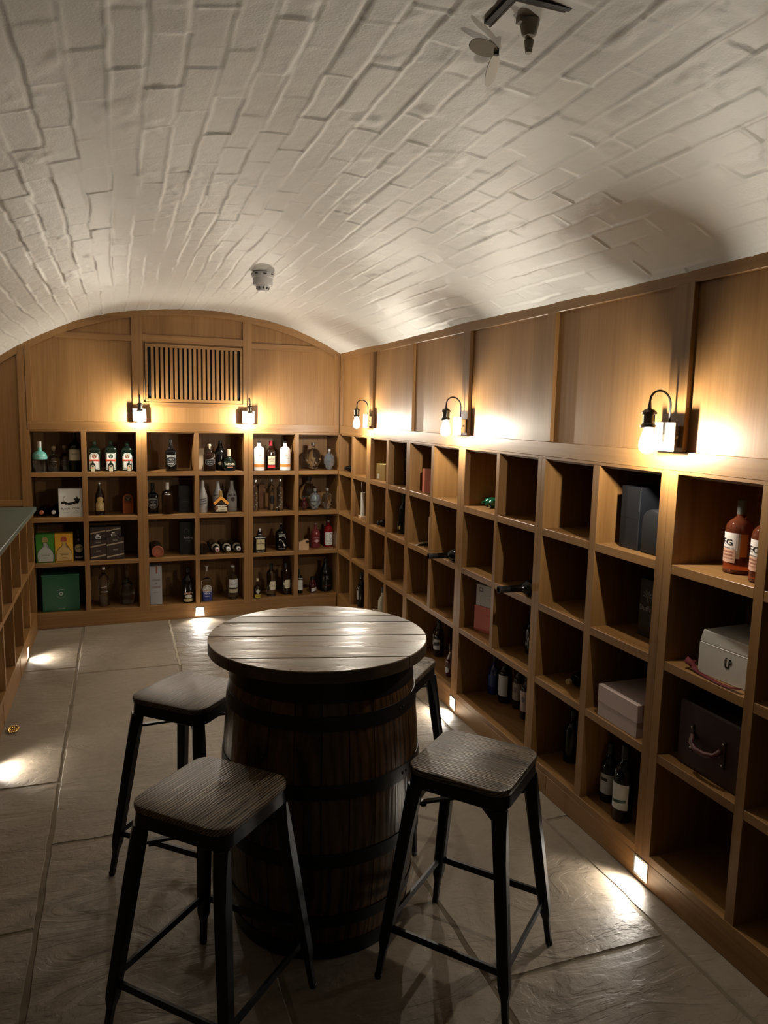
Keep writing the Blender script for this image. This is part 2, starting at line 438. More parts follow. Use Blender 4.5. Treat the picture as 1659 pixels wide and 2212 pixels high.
# ------------------------------------------------------------------ floor (large riven flags)
def build_floor():
    bm = B()
    rnd = random.Random(3)
    xm = -0.275; xr = 1.575; g = 0.0042
    S_ = []
    def col(x0, x1, ys):
        for a, b in zip(ys, ys[1:]): S_.append((x0, x1, a, b))
    col(-1.1, xm, (-1.7, -0.6, 0.5, 1.35, 2.30, 3.255, 4.75, 5.9))
    col(xr, 2.05, (-1.7, 0.1, 1.05, 2.35, 3.9, 5.1, 6.1))
    S_.append((xm, 0.33, 4.63, 6.1)); S_.append((0.33, xr, 4.2, 6.1))
    S_.append((xm, 0.33, 2.76, 4.63)); S_.append((0.33, xr, 2.76, 4.2))
    S_.append((xm, 0.40, 1.28, 2.76)); S_.append((0.40, 0.96, 1.28, 2.76))
    S_.append((0.96, xr, 1.66, 2.76)); S_.append((0.96, xr, 0.2, 1.66)); S_.append((xm, 0.96, 0.2, 1.28))
    S_.append((xm, xr, -1.7, 0.2))
    def edge(p, q, n):
        out = []
        for i in range(n):
            t = i / n; out.append((p[0] + (q[0] - p[0]) * t + rnd.uniform(-1, 1) * 0.0028, p[1] + (q[1] - p[1]) * t + rnd.uniform(-1, 1) * 0.0028))
        return out
    for x0, x1, y0, y1 in S_:
        x0 += g; x1 -= g; y0 += g; y1 -= g
        nx, ny = max(2, int((x1 - x0) / 0.05)), max(2, int((y1 - y0) / 0.05))
        ring = edge((x0, y0), (x1, y0), nx) + edge((x1, y0), (x1, y1), ny) + edge((x1, y1), (x0, y1), nx) + edge((x0, y1), (x0, y0), ny)
        h = rnd.uniform(-0.0015, 0.0)
        cxx, cyy = (x0 + x1) / 2, (y0 + y1) / 2
        def shrink(k):
            return [(x + (k if x < cxx else -k) * min(1, abs(x - cxx) * 9), y + (k if y < cyy else -k) * min(1, abs(y - cyy) * 9)) for x, y in ring]
        r0 = [bm.verts.new((x, y, -0.02)) for x, y in ring]
        r1 = [bm.verts.new((x, y, h - 0.006)) for x, y in ring]
        r2 = [bm.verts.new((x, y, h)) for x, y in shrink(0.006)]
        n = len(ring)
        for A, Bq in ((r0, r1), (r1, r2)):
            for k in range(n): bm.faces.new((A[k], A[(k + 1) % n], Bq[(k + 1) % n], Bq[k]))
        bm.faces.new(r2)
    obj('floor', bm, stone, kind='structure')
    bm = B(); box(bm, -1.15, 2.1, -1.75, 6.15, -0.06, -0.0035)
    obj('floor', bm, mortar, kind='structure')
    bm = B(); pts = [(0.331 + rnd.uniform(-.002, .002), 4.62 + 0.02 * i) for i in range(54)]
    vs = []
    for x, y in pts:
        ww = 0.006 + rnd.uniform(0, .003)
        vs.append((bm.verts.new((x - ww, y, 0.0004)), bm.verts.new((x + ww, y, 0.0004))))
    for a, b in zip(vs, vs[1:]): bm.faces.new((a[0], a[1], b[1], b[0]))
    obj('floor', bm, grout_pale, kind='structure')
build_floor()

# ------------------------------------------------------------------ wall boards and trims
def arc_pts(x0, x1, off, n=24):
    return [(x0 + (x1 - x0) * i / n, vault(x0 + (x1 - x0) * i / n) + off) for i in range(n + 1)]
TRN = [0]
def trim(pts, y0, y1, frame, mat, bev=0.0012, box_=None):
    TRN[0] += 1
    bm = B()
    if box_: box(bm, *box_, bev=bev)
    else: prism(bm, pts, y0, y1)
    (l, r) = frame
    return obj('trim_%d' % TRN[0], bm, mat, loc=l, rotz=r, kind='structure')

TH = 0.018
# back wall field panel
bm = B(); prism(bm, [(-1.12, 0.86), (-0.64, 0.86), (-0.64, 1.42), (1.72, 1.42)] + arc_pts(1.72, -1.12, 0.03), TH, TH + 0.02)
obj('wall_back', bm, oak_panel, loc=FB(0)[0], rotz=SK, kind='structure')
# masonry behind and around the built-in shelving
bm = B(); box(bm, -1.2, 2.15, 0.37, 0.42, -0.02, 2.5)
obj('wall_back', bm, plain('plastered_masonry', (0.5, 0.47, 0.42), rough=0.8, noise=0.1), loc=FB(0)[0], rotz=SK, kind='structure')
bm = B(); box(bm, -0.85, -0.642, 0.0, 0.03, 0.0, 0.86)
obj('wall_back', bm, oak_panel, loc=FB(0)[0], rotz=SK, kind='structure')
bm = B(); box(bm, -6.15, 1.75, 0.37, 0.42, -0.02, 2.35)
obj('wall_right', bm, bpy.data.materials['plastered_masonry'], loc=FR(0)[0], rotz=-PI / 2, kind='structure')
bm = B(); box(bm, -5.70, 1.62, TH, TH + 0.02, 1.42, 2.10)
obj('wall_right', bm, oak_panel, loc=FR(0)[0], rotz=-PI / 2, kind='structure')
bm = B(); box(bm, -1.10, -1.07, -1.65, 5.72, -0.02, 1.72)
obj('wall_left', bm, wood('oak_veneer_left', (0.195, 0.092, 0.028), (0.325, 0.174, 0.062), 'z', rough=0.46, spec=0.38, fine=80, along=2.4, band=9.0), kind='structure')
bm = B(); prism(bm, [(-1.2, -0.02), (2.1, -0.02), (2.1, 2.12)] + arc_pts(1.75, -1.12, 0.03), -1.66, -1.62)
obj('wall_near', bm, bpy.data.materials['plastered_masonry'], kind='structure')

F0 = FB(0)
# arch rail following the vault
n = 40
lo = [(x, z) for x, z in arc_pts(-1.12, 1.70, -0.048, n)]
hi = [(x, z) for x, z in arc_pts(-1.12, 1.70, 0.02, n)]
trim(lo + hi[::-1], 0.0, TH, F0, oak_x)
def stile(x0, x1, z0, off=-0.03, y0=-0.001):
    trim([(x0, z0), (x1, z0), (x1, vault(x1) + off), ((x0 + x1) / 2, vault((x0 + x1) / 2) + off), (x0, vault(x0) + off)], y0, TH, F0, oak_z)
stile(-0.640, -0.596, 0.90); stile(-0.592, -0.556, 1.50, y0=-0.0012)
stile(0.105, 0.180, 1.50); stile(0.905, 0.972, 1.50); stile(1.632, 1.676, 1.50)
def brail(x0, x1, z0, z1, y0=0.0, m=oak_x): trim(None, 0, 0, F0, m, box_=(x0, x1, y0, TH, z0, z1))
def clipped_rail(x0, x1, z0, z1):
    pts = [(x0, z0), (x1, z0)] + [(x, min(z1, vault(x) - 0.03)) for x in np.linspace(x1, x0, 12)]
    trim(pts, 0.0005, TH, F0, oak_x)
clipped_rail(-0.40, 0.105, 2.078, 2.118)
brail(0.180, 0.905, 2.082, 2.132); clipped_rail(0.972, 1.46, 2.070, 2.110)
brail(0.180, 0.905, 1.612, 1.648)
trim(None, 0, 0, F0, oak_x, box_=(-0.592, 1.676, -0.0005, 0.05, 1.440, 1.500))       # dado rail above the shelves
trim(None, 0, 0, F0, oak_x, box_=(-1.07, -0.640, 0.0, TH, 0.902, 0.945))
# side jamb beneath the left stile
trim(None, 0, 0, F0, oak_z, box_=(-0.640, -0.5815, 0.0, 0.36, 0.0, 1.4395))
# right wall trims (local x = -y)
G0 = FR(0)
def rt(y0, y1, z0, z1, dy0=0.0, m=oak_z): trim(None, 0, 0, G0, m, box_=(-y1, -y0, dy0, TH, z0, z1))
RST = [(4.895, 4.965), (4.155, 4.195), (3.395, 3.470), (2.625, 2.690), (1.862, 1.945), (1.095, 1.150), (0.335, 0.415), (-0.43, -0.38), (-1.19, -1.12)]
for a, b in RST: rt(a, b, 1.501, 2.025, -0.0006)
rt(5.655, 5.70, 1.501, 2.025, -0.0006)
trim(None, 0, 0, G0, oak_x, box_=(-5.70, 1.62, 0.0, TH, 2.022, 2.09))
trim(None, 0, 0, G0, oak_x, box_=(-5.70, 1.62, -0.0005, 0.05, 1.440, 1.500))
# skirtings
bm = B(); box(bm, -0.60, 1.676, 0.0, 0.02, 0.0, 0.0872, bev=0.0015)
obj('baseboard_back', bm, oak_x, loc=F0[0], rotz=SK, kind='structure')
for i, (a, b) in enumerate(((2.52, 5.70), (-1.62, 2.519))):
    bm = B(); box(bm, -b, -a, 0.0, 0.02, 0.0, 0.0872, bev=0.0015)
    obj('baseboard_right', bm, oak_x, loc=G0[0], rotz=-PI / 2, kind='structure')
for a, b in ((4.640, 5.60), (3.95, 4.625), (2.6, 3.935), (1.2, 2.585), (-1.6, 1.185)):
    bm = B(); box(bm, a, b, 0.0, 0.02, 0.0, 0.118, bev=0.0015)
    obj('baseboard_left', bm, oak_x, loc=FL(0)[0], rotz=PI / 2, kind='structure')

# ------------------------------------------------------------------ shelving bays
ROWS = [(1.1361, 1.4285), (0.8114, 1.1051), (0.4855, 0.7806), (0.1156, 0.4558)]
def bay(frame, c1, c2, p0, p1, label, rows=ROWS, double_bottom=False, depth=0.335, top=1.4395, cat='shelving unit', group='oak shelving bays'):
    """c1, c2: the two openings (x0, x1); p0, p1: outer limits of the bay (middle of the thick uprights)"""
    (l, r) = frame
    t = thing('shelving_bay', label, cat, l, r, group)
    base = l
    def part(nm, bm, m): return obj(nm, bm, m, t)
    zb = rows[-1][0]
    for a, b in ((p0, c1[0]), (c2[1], p1)):
        bm = B(); box(bm, a + 0.0002, b - (0.0002 if b == p1 else 0), 0.0, depth, zb - 0.028, top, bev=0.0008)
        part('side_panel', bm, oak_z)
    zlow = rows[-2][0] - 0.001 if double_bottom else zb
    bm = B(); box(bm, c1[1], c2[0], 0.0006, depth, zlow, rows[0][1], bev=0.0008); part('divider', bm, oak_z)
    bm = B(); box(bm, c1[0], c2[1], 0.0, depth, zb - 0.028, zb, bev=0.0008); part('bottom_board', bm, oak_x)
    bm = B(); box(bm, c1[0], c2[1], 0.0, depth, rows[0][1], top, bev=0.0008); part('top_board', bm, oak_x)
    for k in range(len(rows) - 1):
        z1, z0 = rows[k][0], rows[k + 1][1]
        for ci, c in enumerate((c1, c2)):
            if double_bottom and k == len(rows) - 2:
                if ci: continue
                bm = B(); box(bm, c1[0], c2[1], 0.001, depth, z0, z1 - 0.001, bev=0.0008)
            else:
                bm = B(); box(bm, c[0], c[1], 0.001, depth, z0, z1, bev=0.0008)
            part('shelf', bm, oak_x)
    bm = B(); box(bm, p0 + 0.001, p1 - 0.001, depth, depth + 0.012, zb - 0.028, top); part('back_board', bm, oak_panel)
    return t
G = 'oak shelving bays'
bay(F0, (-0.5813, -0.2514), (-0.2172, 0.1219), -0.5813 - 0.0002, 0.1586, 'oak cubbyhole bay at the far wall\'s left end, green box at its bottom')
bay(F0, (0.1954, 0.5366), (0.5691, 0.9083), 0.1588, 0.9439, 'oak cubbyhole bay in the middle of the far wall, between its two lamps')
bay(F0, (0.9797, 1.3133), (1.3454, 1.676), 0.9441, 1.6775, 'oak cubbyhole bay at the far wall\'s right end, holding the glass skulls')
RC = [(5.7000, 5.369), (5.329, 5.0017), (4.9182, 4.589), (4.550, 4.2258), (4.1682, 3.842), (3.8046, 3.4819), (3.4048, 3.0715), (3.0428, 2.7069),
      (2.6489, 2.3199), (2.2806, 1.9504), (1.8732, 1.5426), (1.508, 1.178), (1.12, 0.789), (0.755, 0.424), (0.347, 0.016), (-0.018, -0.349)]
RL = ['oak cubbyhole bay next to the corner on the right-hand wall, holding the steel tube',
      'oak cubbyhole bay on the right-hand wall with the gold box in its top left hole',
      'oak cubbyhole bay on the right-hand wall with the pink book box in its top row',
      'oak cubbyhole bay on the right-hand wall with the white box on the pink one',
      'oak cubbyhole bay left of the nearest lamp, holding the tall black box',
      'nearest oak cubbyhole bay on the right-hand wall, with the labelled rose-coloured bottle on top',
      'oak cubbyhole bay on the right-hand wall just out of view beside the camera',
      'oak cubbyhole bay on the right-hand wall behind the camera']
for i in range(8):
    a, b = RC[2 * i], RC[2 * i + 1]
    p0 = a[0] if i == 0 else (RC[2 * i - 1][1] + a[0]) / 2
    p1 = (b[1] + RC[2 * i + 2][0]) / 2 if i < 7 else b[1] - 0.03
    if i == 0: p0 = 5.706
    bay(G0, (-a[0], -a[1]), (-b[0], -b[1]), -p0, -p1, RL[i], double_bottom=i in (2, 3))
# low cabinet on the left
LROWS = [(0.512, 0.842), (0.146, 0.486)]
LL = ['oak open compartments of the low left cabinet against the far wall',
      'oak open compartments of the low left cabinet, second bay from the far wall',
      'oak open compartments of the low left cabinet, third bay, with the wine glass',
      'oak open compartments of the low left cabinet nearest the camera']
for i, y1 in enumerate((5.600, 4.83, 4.06, 3.29)):
    y0 = y1 - 0.77
    if i == 0: y1 = 5.60
    mid = (y0 + y1) / 2
    bay(FL(0), (y0 + 0.014, mid - 0.012), (mid + 0.012, y1 - 0.014), y0 + 0.0003, y1 - 0.0003, LL[i], rows=LROWS, depth=0.40, top=0.868, group='low left cabinet bays')
bm = B(); box(bm, -1.068, -0.556, -1.6, 5.645, 0.8685, 0.897, bev=0.003)
tag(obj('countertop', bm, slate), 'green-grey slate worktop on the low left cabinet', 'worktop')

# ------------------------------------------------------------------ ventilation grille
(l, r) = FB(0.548, 0.0, 1.86)
t = thing('vent_grille', 'oak ventilation grille of upright slats on the far wall between two lamps', 'vent', l, r)
bm = B()
hw, hh = 0.352, 0.208
for a in ((-hw, hw, 0, TH - 0.003, hh - 0.022, hh), (-hw, hw, 0, TH - 0.003, -hh, -hh + 0.022), (-hw, -hw + 0.016, 0, TH - 0.003, -hh + 0.022, hh - 0.022), (hw - 0.016, hw, 0, TH - 0.003, -hh + 0.022, hh - 0.022)):
    box(bm, *a, bev=0.0008)
obj('frame', bm, oak_x, t)
bm = B(); box(bm, -hw - 0.003, hw + 0.003, TH - 0.003, TH - 0.0005, -hh - 0.003, hh + 0.003); obj('backing', bm, gap_shade, t)  # black sheet stands in for the shade in the gaps between slats
npitch = (2 * hw - 0.032) / 20
for k in range(19):
    xc = -hw + 0.016 + npitch * (k + 1)
    bm = B(); box(bm, xc - 0.0102, xc + 0.0102, 0.0012, TH - 0.003, -hh + 0.022, hh - 0.022, bev=0.0008)
    obj('slat', bm, oak_z, t)

# ------------------------------------------------------------------ wall lamps
def wall_lamp(frame, label):
    (l, r) = frame
    t = thing('wall_lamp', label, 'wall lamp', l, r, 'bare bulb wall lamps')
    bm = B(); box(bm, -0.030, 0.030, -0.034, -0.002, -0.034, 0.034, bev=0.002); obj('mounting_block', bm, chrome, t)
    bm = B(); lathe(bm, [(0, 0.005), (0.003, 0.005)], seg=10)
    bmesh.ops.transform(bm, matrix=Matrix.Translation((0.030, -0.017, 0)) @ Matrix.Rotation(PI / 2, 4, 'Y'), verts=bm.verts)
    obj('side_screw', bm, bronze, t)
    bm = B(); box(bm, -0.046, 0.046, -0.040, -0.035, -0.046, 0.046, bev=0.002)
    pl = obj('back_plate', bm, satin, t)
    bm = B(); box(bm, -0.006, 0.006, -0.0425, -0.0405, -0.022, 0.045)
    st = obj('plate_strip', bm, bronze, pl)
    for z in (-0.010, 0.010):
        bm = B(); lathe(bm, [(0, 0.003), (0.0015, 0.002)], seg=8)
        bmesh.ops.transform(bm, matrix=Matrix.Translation((0, -0.0428, z)) @ Matrix.Rotation(PI / 2, 4, 'X'), verts=bm.verts)
        obj('screw', bm, chrome, pl)
    bm = B()
    pts = [(0, -0.022, 0.03)]
    # arch of cable from behind the plate, up and over to the lamp holder
    for i in range(0, 17):
        a = PI * i / 16
        pts.append((0, -0.0625 + 0.0405 * math.cos(a), 0.098 + 0.040 * math.sin(a) + (0.012 * (i / 16))))
    pts[-1] = (0, -0.103, 0.104)
    tube(bm, pts, 0.0034, 10); obj('cable', bm, cable_m, t, smooth=True)
    bm = B(); lathe(bm, [(0.026, 0.0215), (0.029, 0.0255), (0.034, 0.0255), (0.037, 0.0205), (0.040, 0.0200), (0.042, 0.0185), (0.068, 0.0185), (0.070, 0.0235), (0.076, 0.0235),
                   (0.079, 0.020), (0.084, 0.015), (0.087, 0.0065), (0.108, 0.0040)], seg=28, cyy=-0.103)
    obj('lamp_holder', bm, bronze, t, smooth=True, auto=35)
    bm = B()
    prof = [(-0.0550, 0.001), (-0.0545, 0.006), (-0.052, 0.013), (-0.047, 0.0195), (-0.040, 0.0240), (-0.030, 0.0260), (-0.018, 0.0255), (-0.005, 0.0225), (0.008, 0.0185), (0.018, 0.0155), (0.0255, 0.0145)]
    lathe(bm, prof, seg=24, cyy=-0.103)
    bl = obj('bulb', bm, bulb_m, t, smooth=True)
    bm = B(); lathe(bm, [(-0.036, 0.002), (-0.033, 0.005), (-0.004, 0.005), (-0.001, 0.002)], seg=10, cyy=-0.103)
    obj('filament', bm, filament_m, bl, smooth=True)
    return t
wall_lamp(FB(0.148, 0, 1.553), 'bare bulb lamp on the far wall left of the slatted grille')
wall_lamp(FB(0.937, 0, 1.553), 'bare bulb lamp on the far wall right of the slatted grille')
wall_lamp(FR(4.930, 0, 1.548), 'bare bulb lamp on the right-hand wall, farthest of its three')
wall_lamp(FR(3.435, 0, 1.548), 'bare bulb lamp on the right-hand wall, middle of its three')
wall_lamp(FR(1.905, 0, 1.548), 'bare bulb lamp on the right-hand wall, largest and nearest')

# ------------------------------------------------------------------ skirting lights
def skirting_light(frame, label):
    (l, r) = frame
    t = thing('skirting_light', label, 'floor light', l, r, 'square LED lights in the skirting')
    bm = B()
    for a in ((-0.036, 0.036, -0.003, -0.0002, 0.030, 0.036), (-0.036, 0.036, -0.003, -0.0002, -0.036, -0.030), (-0.036, -0.030, -0.003, -0.0002, -0.03, 0.03), (0.030, 0.036, -0.003, -0.0002, -0.03, 0.03)):
        box(bm, *a)
    obj('frame', bm, chrome, t)
    bm = B(); box(bm, -0.030, 0.030, -0.0012, -0.0002, -0.030, 0.030); obj('diffuser', bm, plain('frosted_lens', (0.6, 0.6, 0.6), rough=0.4) if 'frosted_lens' not in bpy.data.materials else bpy.data.materials['frosted_lens'], t)
    bm = B()
    for i in range(4):
        for j in range(5):
            box(bm, -0.027 + i * 0.0145, -0.0165 + i * 0.0145, -0.0022, -0.0012, -0.027 + j * 0.0112, -0.0185 + j * 0.0112)
    obj('led_grid', bm, led_m, t)
    ld = bpy.data.lights.new('skirting_light_lamp', 'SPOT')
    ld.energy = LED_W * 4; ld.color = LED_COL; ld.spot_size = math.radians(128); ld.spot_blend = 0.55; ld.shadow_soft_size = 0.022
    lo_ = bpy.data.objects.new('lamp', ld); C.objects.link(lo_); lo_.parent = t
    lo_.location = (0, -0.028, 0.004)
    lo_.rotation_euler = (math.radians(52), 0, 0)       # outward into the room and down
    lo_.rotation_euler = Vector((0, -0.80, -0.60)).to_track_quat('-Z', 'Y').to_euler()
    return t
skirting_light(FB(0.563, 0, 0.050), 'square skirting light in the far wall under the lying wine bottles')
skirting_light(FR(4.930, 0, 0.050), 'square skirting light on the right-hand wall, farthest one behind the barrel')
skirting_light(FR(3.4475, 0, 0.050), 'square skirting light on the right-hand wall seen just right of the barrel')
skirting_light(FR(1.910, 0, 0.050), 'nearest square skirting light on the right-hand wall, below the nearest lamp')
skirting_light(FL(4.983, 0, 0.045), 'square skirting light under the low left cabinet near the far wall')
skirting_light(FL(3.44, 0, 0.045), 'square skirting light under the low left cabinet at the edge of view')

# ------------------------------------------------------------------ ceiling fittings
zc = vault(0.742)
t = thing('smoke_detector', 'white smoke detector on the vault near the far wall', 'smoke detector', (0.742, 4.0, zc - 0.095))
bm = B(); lathe(bm, [(0.066, 0.052), (0.07, 0.058), (0.092, 0.060), (0.100, 0.050)], seg=36); obj('mounting_base', bm, white_plastic, t, smooth=True, auto=40)
bm = B(); lathe(bm, [(0.0, 0.022), (0.003, 0.028), (0.008, 0.030), (0.024, 0.036), (0.028, 0.047), (0.036, 0.052), (0.066, 0.053)], seg=36); obj('body', bm, white_plastic, t, smooth=True, auto=40)
for k in range(10):
    a = 2 * PI * k / 10 + 0.2
    bm = B(); box(bm, 0.0275, 0.0350, -0.003, 0.003, 0.010, 0.023)
    bmesh.ops.transform(bm, matrix=Matrix.Rotation(a, 4, 'Z'), verts=bm.verts); obj('vent_slot', bm, slot_black, t)
for k in range(8):
    a = 2 * PI * k / 8
    bm = B(); box(bm, 0.0555, 0.0600, -0.009, 0.009, 0.082, 0.087)
    bmesh.ops.transform(bm, matrix=Matrix.Rotation(a, 4, 'Z'), verts=bm.verts); obj('base_slot', bm, slot_black, t)

zc = 2.326
t = thing('ceiling_fitting', 'painted square ceiling plate with dark slots and hanging bracket overhead', 'ceiling fitting', (0.73, 1.284, zc + 0.003))
bm = B(); box(bm, -0.052, 0.052, -0.042, 0.060, -0.002, 0.016, bev=0.002); obj('plate', bm, paint, t)
bm = B(); prism(bm, [(-0.066, -0.0005), (-0.054, -0.0005), (-0.054, 0.016), (-0.066, 0.016)], -0.055, 0.052); obj('slot', bm, slot_black, t)
bm = B(); prism(bm, [(-0.052, -0.0005), (0.056, -0.0005), (0.056, 0.016), (-0.052, 0.016)], -0.054, -0.043); obj('slot', bm, slot_black, t)
bm = B(); lathe(bm, [(-0.030, 0.010), (-0.026, 0.014), (-0.004, 0.019)], seg=14, cx=0.004, cyy=0.005)
lathe(bm, [(-0.052, 0.006), (-0.030, 0.0095)], seg=12, cx=0.012, cyy=0.018)
box(bm, -0.022, 0.0, -0.006, 0.010, -0.012, -0.002)
obj('clamp', bm, bracket_m, t, smooth=True, auto=40)
t = thing('butterfly_bracket', 'small two-winged metal bracket hanging from the vault beside the square plate', 'bracket', (0.732, 1.412, 2.322))
def leaf(L_, W_, ang, tilt, roll=0.0):
    bm = B(); pts = []
    nn = 14
    for i in range(nn + 1):
        a = PI * i / nn
        pts.append((L_ * (0.5 - 0.5 * math.cos(a)), W_ * math.sin(a) ** 0.8))
    pts2 = [(x, -y) for x, y in pts[1:-1]][::-1]
    P = pts + pts2
    a_ = [bm.verts.new((x, y, 0)) for x, y in P]; b_ = [bm.verts.new((x, y, 0.002)) for x, y in P]
    bm.faces.new(a_[::-1]); bm.faces.new(b_)
    for i in range(len(P)): bm.faces.new((a_[i], a_[(i + 1) % len(P)], b_[(i + 1) % len(P)], b_[i]))
    bmesh.ops.transform(bm, matrix=Matrix.Rotation(ang, 4, 'Z') @ Matrix.Rotation(tilt, 4, 'Y') @ Matrix.Rotation(roll, 4, 'X'), verts=bm.verts)
    return bm
obj('wing', leaf(0.076, 0.015, math.radians(200), math.radians(4), math.radians(40)), bracket_m, t)
obj('wing', leaf(0.094, 0.013, math.radians(72), math.radians(16), math.radians(-20)), bracket_m, t)
bm = B(); lathe(bm, [(-0.004, 0.005), (0.010, 0.005)], seg=10); obj('pin', bm, slot_black, t)

# ------------------------------------------------------------------ barrel table
TX, TY, TZ, TR = 0.581, 2.176, 0.905, 0.342
BX, BY = 0.012, -0.004
t = thing('barrel_table', 'old oak cask with a round plank top serving as a bar table', 'barrel table', (TX, TY, 0))
ang = math.radians(-13.6)
top = bpy.data.objects.new('tabletop', None)
joints = [-TR, -0.224, -0.0157, 0.133, 0.2052, TR]
bm = B()
for a, b in zip(joints, joints[1:]):
    a += 0.0018; b -= 0.0018
    pts = []
    N_ = 26
    def hx(y): return math.sqrt(max(0, TR * TR - y * y))
    ysl = [a + (b - a) * i / N_ for i in range(N_ + 1)]
    ysl = [max(-TR * 0.9999, min(TR * 0.9999, y)) for y in ysl]
    loop = [(hx(y), y) for y in ysl] + [(-hx(y), y) for y in ysl[::-1]]
    tb = bmesh.new()
    lo_ = [tb.verts.new((x, y, TZ - 0.036)) for x, y in loop]; hi_ = [tb.verts.new((x, y, TZ)) for x, y in loop]
    tb.faces.new(lo_[::-1]); ft = tb.faces.new(hi_)
    for i in range(len(loop)): tb.faces.new((lo_[i], lo_[(i + 1) % len(loop)], hi_[(i + 1) % len(loop)], hi_[i]))
    bmesh.ops.remove_doubles(tb, verts=tb.verts, dist=0.0004)
    bmesh.ops.recalc_face_normals(tb, faces=tb.faces)
    ed = [e for e in tb.edges if all(abs(v.co.z - TZ) < 1e-5 for v in e.verts)]
    bmesh.ops.bevel(tb, geom=ed, offset=0.0025, segments=2, affect='EDGES', profile=0.5)
    merge(bm, tb)
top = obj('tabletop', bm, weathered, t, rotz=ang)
top.data.materials.append(wood('shaded_edge_wood', (0.012, 0.008, 0.005), (0.075, 0.050, 0.030), 'x', rough=0.4))
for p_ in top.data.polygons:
    if p_.normal.z < 0.3: p_.material_index = 1  # rim and underside get darker wood: their shade is put into the colour
bpy.data.objects.remove(bpy.data.objects['tabletop'], do_unlink=True) if bpy.data.objects.get('tabletop') and bpy.data.objects['tabletop'].type == 'EMPTY' else None
top.name = 'tabletop'
HB = 0.868
def br(z):
    s = (z - HB / 2) / (HB / 2)
    return 0.313 - 0.036 * abs(s) ** 2.0
NS = 24
for k in range(NS):      # staves
    bm = B()
    a0 = 2 * PI * k / NS + 0.004; a1 = 2 * PI * (k + 1) / NS - 0.004
    m = 5
    V = []
    zs = [HB * i / 20 for i in range(21)]
    for z in zs:
        rr = br(z)
        V.append([bm.verts.new((BX + rr * math.cos(a0 + (a1 - a0) * j / m), BY + rr * math.sin(a0 + (a1 - a0) * j / m), z)) for j in range(m + 1)]
                 + [bm.verts.new((BX + (rr - 0.022) * math.cos(a0 + (a1 - a0) * j / m), BY + (rr - 0.022) * math.sin(a0 + (a1 - a0) * j / m), z)) for j in range(m, -1, -1)])
    q = len(V[0])
    for A, Bq in zip(V, V[1:]):
        for j in range(q): bm.faces.new((A[j], A[(j + 1) % q], Bq[(j + 1) % q], Bq[j]))
    bm.faces.new(V[0][::-1]); bm.faces.new(V[-1])
    obj('stave', bm, stave_wood, t, smooth=True, auto=30)
bm = B(); lathe(bm, [(0.03, 0.268), (0.045, 0.268)], seg=48, cx=BX, cyy=BY); obj('head', bm, stave_wood, t)
for z0, z1 in ((0.0, 0.055), (0.112, 0.152), (0.308, 0.352), (0.516, 0.560), (0.714, 0.756), (0.792, 0.847)):
    bm = B()
    lathe(bm, [(z0, br(z0) + 0.0004), (z0, br(z0) + 0.0030), ((z0 + z1) / 2, br((z0 + z1) / 2) + 0.0034), (z1, br(z1) + 0.0030), (z1, br(z1) + 0.0004)], seg=72, cx=BX, cyy=BY, cap=False)
    h = obj('hoop', bm, hoop_steel, t, smooth=True, auto=40)
    if z0 > 0.5:
        zm = (z0 + z1) / 2
        for a in ((-2.02, -1.94) if z0 > 0.76 else (-0.95, -0.89)):
            bm = B(); lathe(bm, [(0, 0.005), (0.002, 0.0045), (0.0032, 0.002)], seg=10)
            rr = br(zm) + 0.003
            bmesh.ops.transform(bm, matrix=Matrix.Translation((BX + rr * math.cos(a), BY + rr * math.sin(a), zm)) @ Matrix.Rotation(a, 4, 'Z') @ Matrix.Rotation(PI / 2, 4, 'Y'), verts=bm.verts)
            obj('rivet', bm, hoop_steel, h, smooth=True)

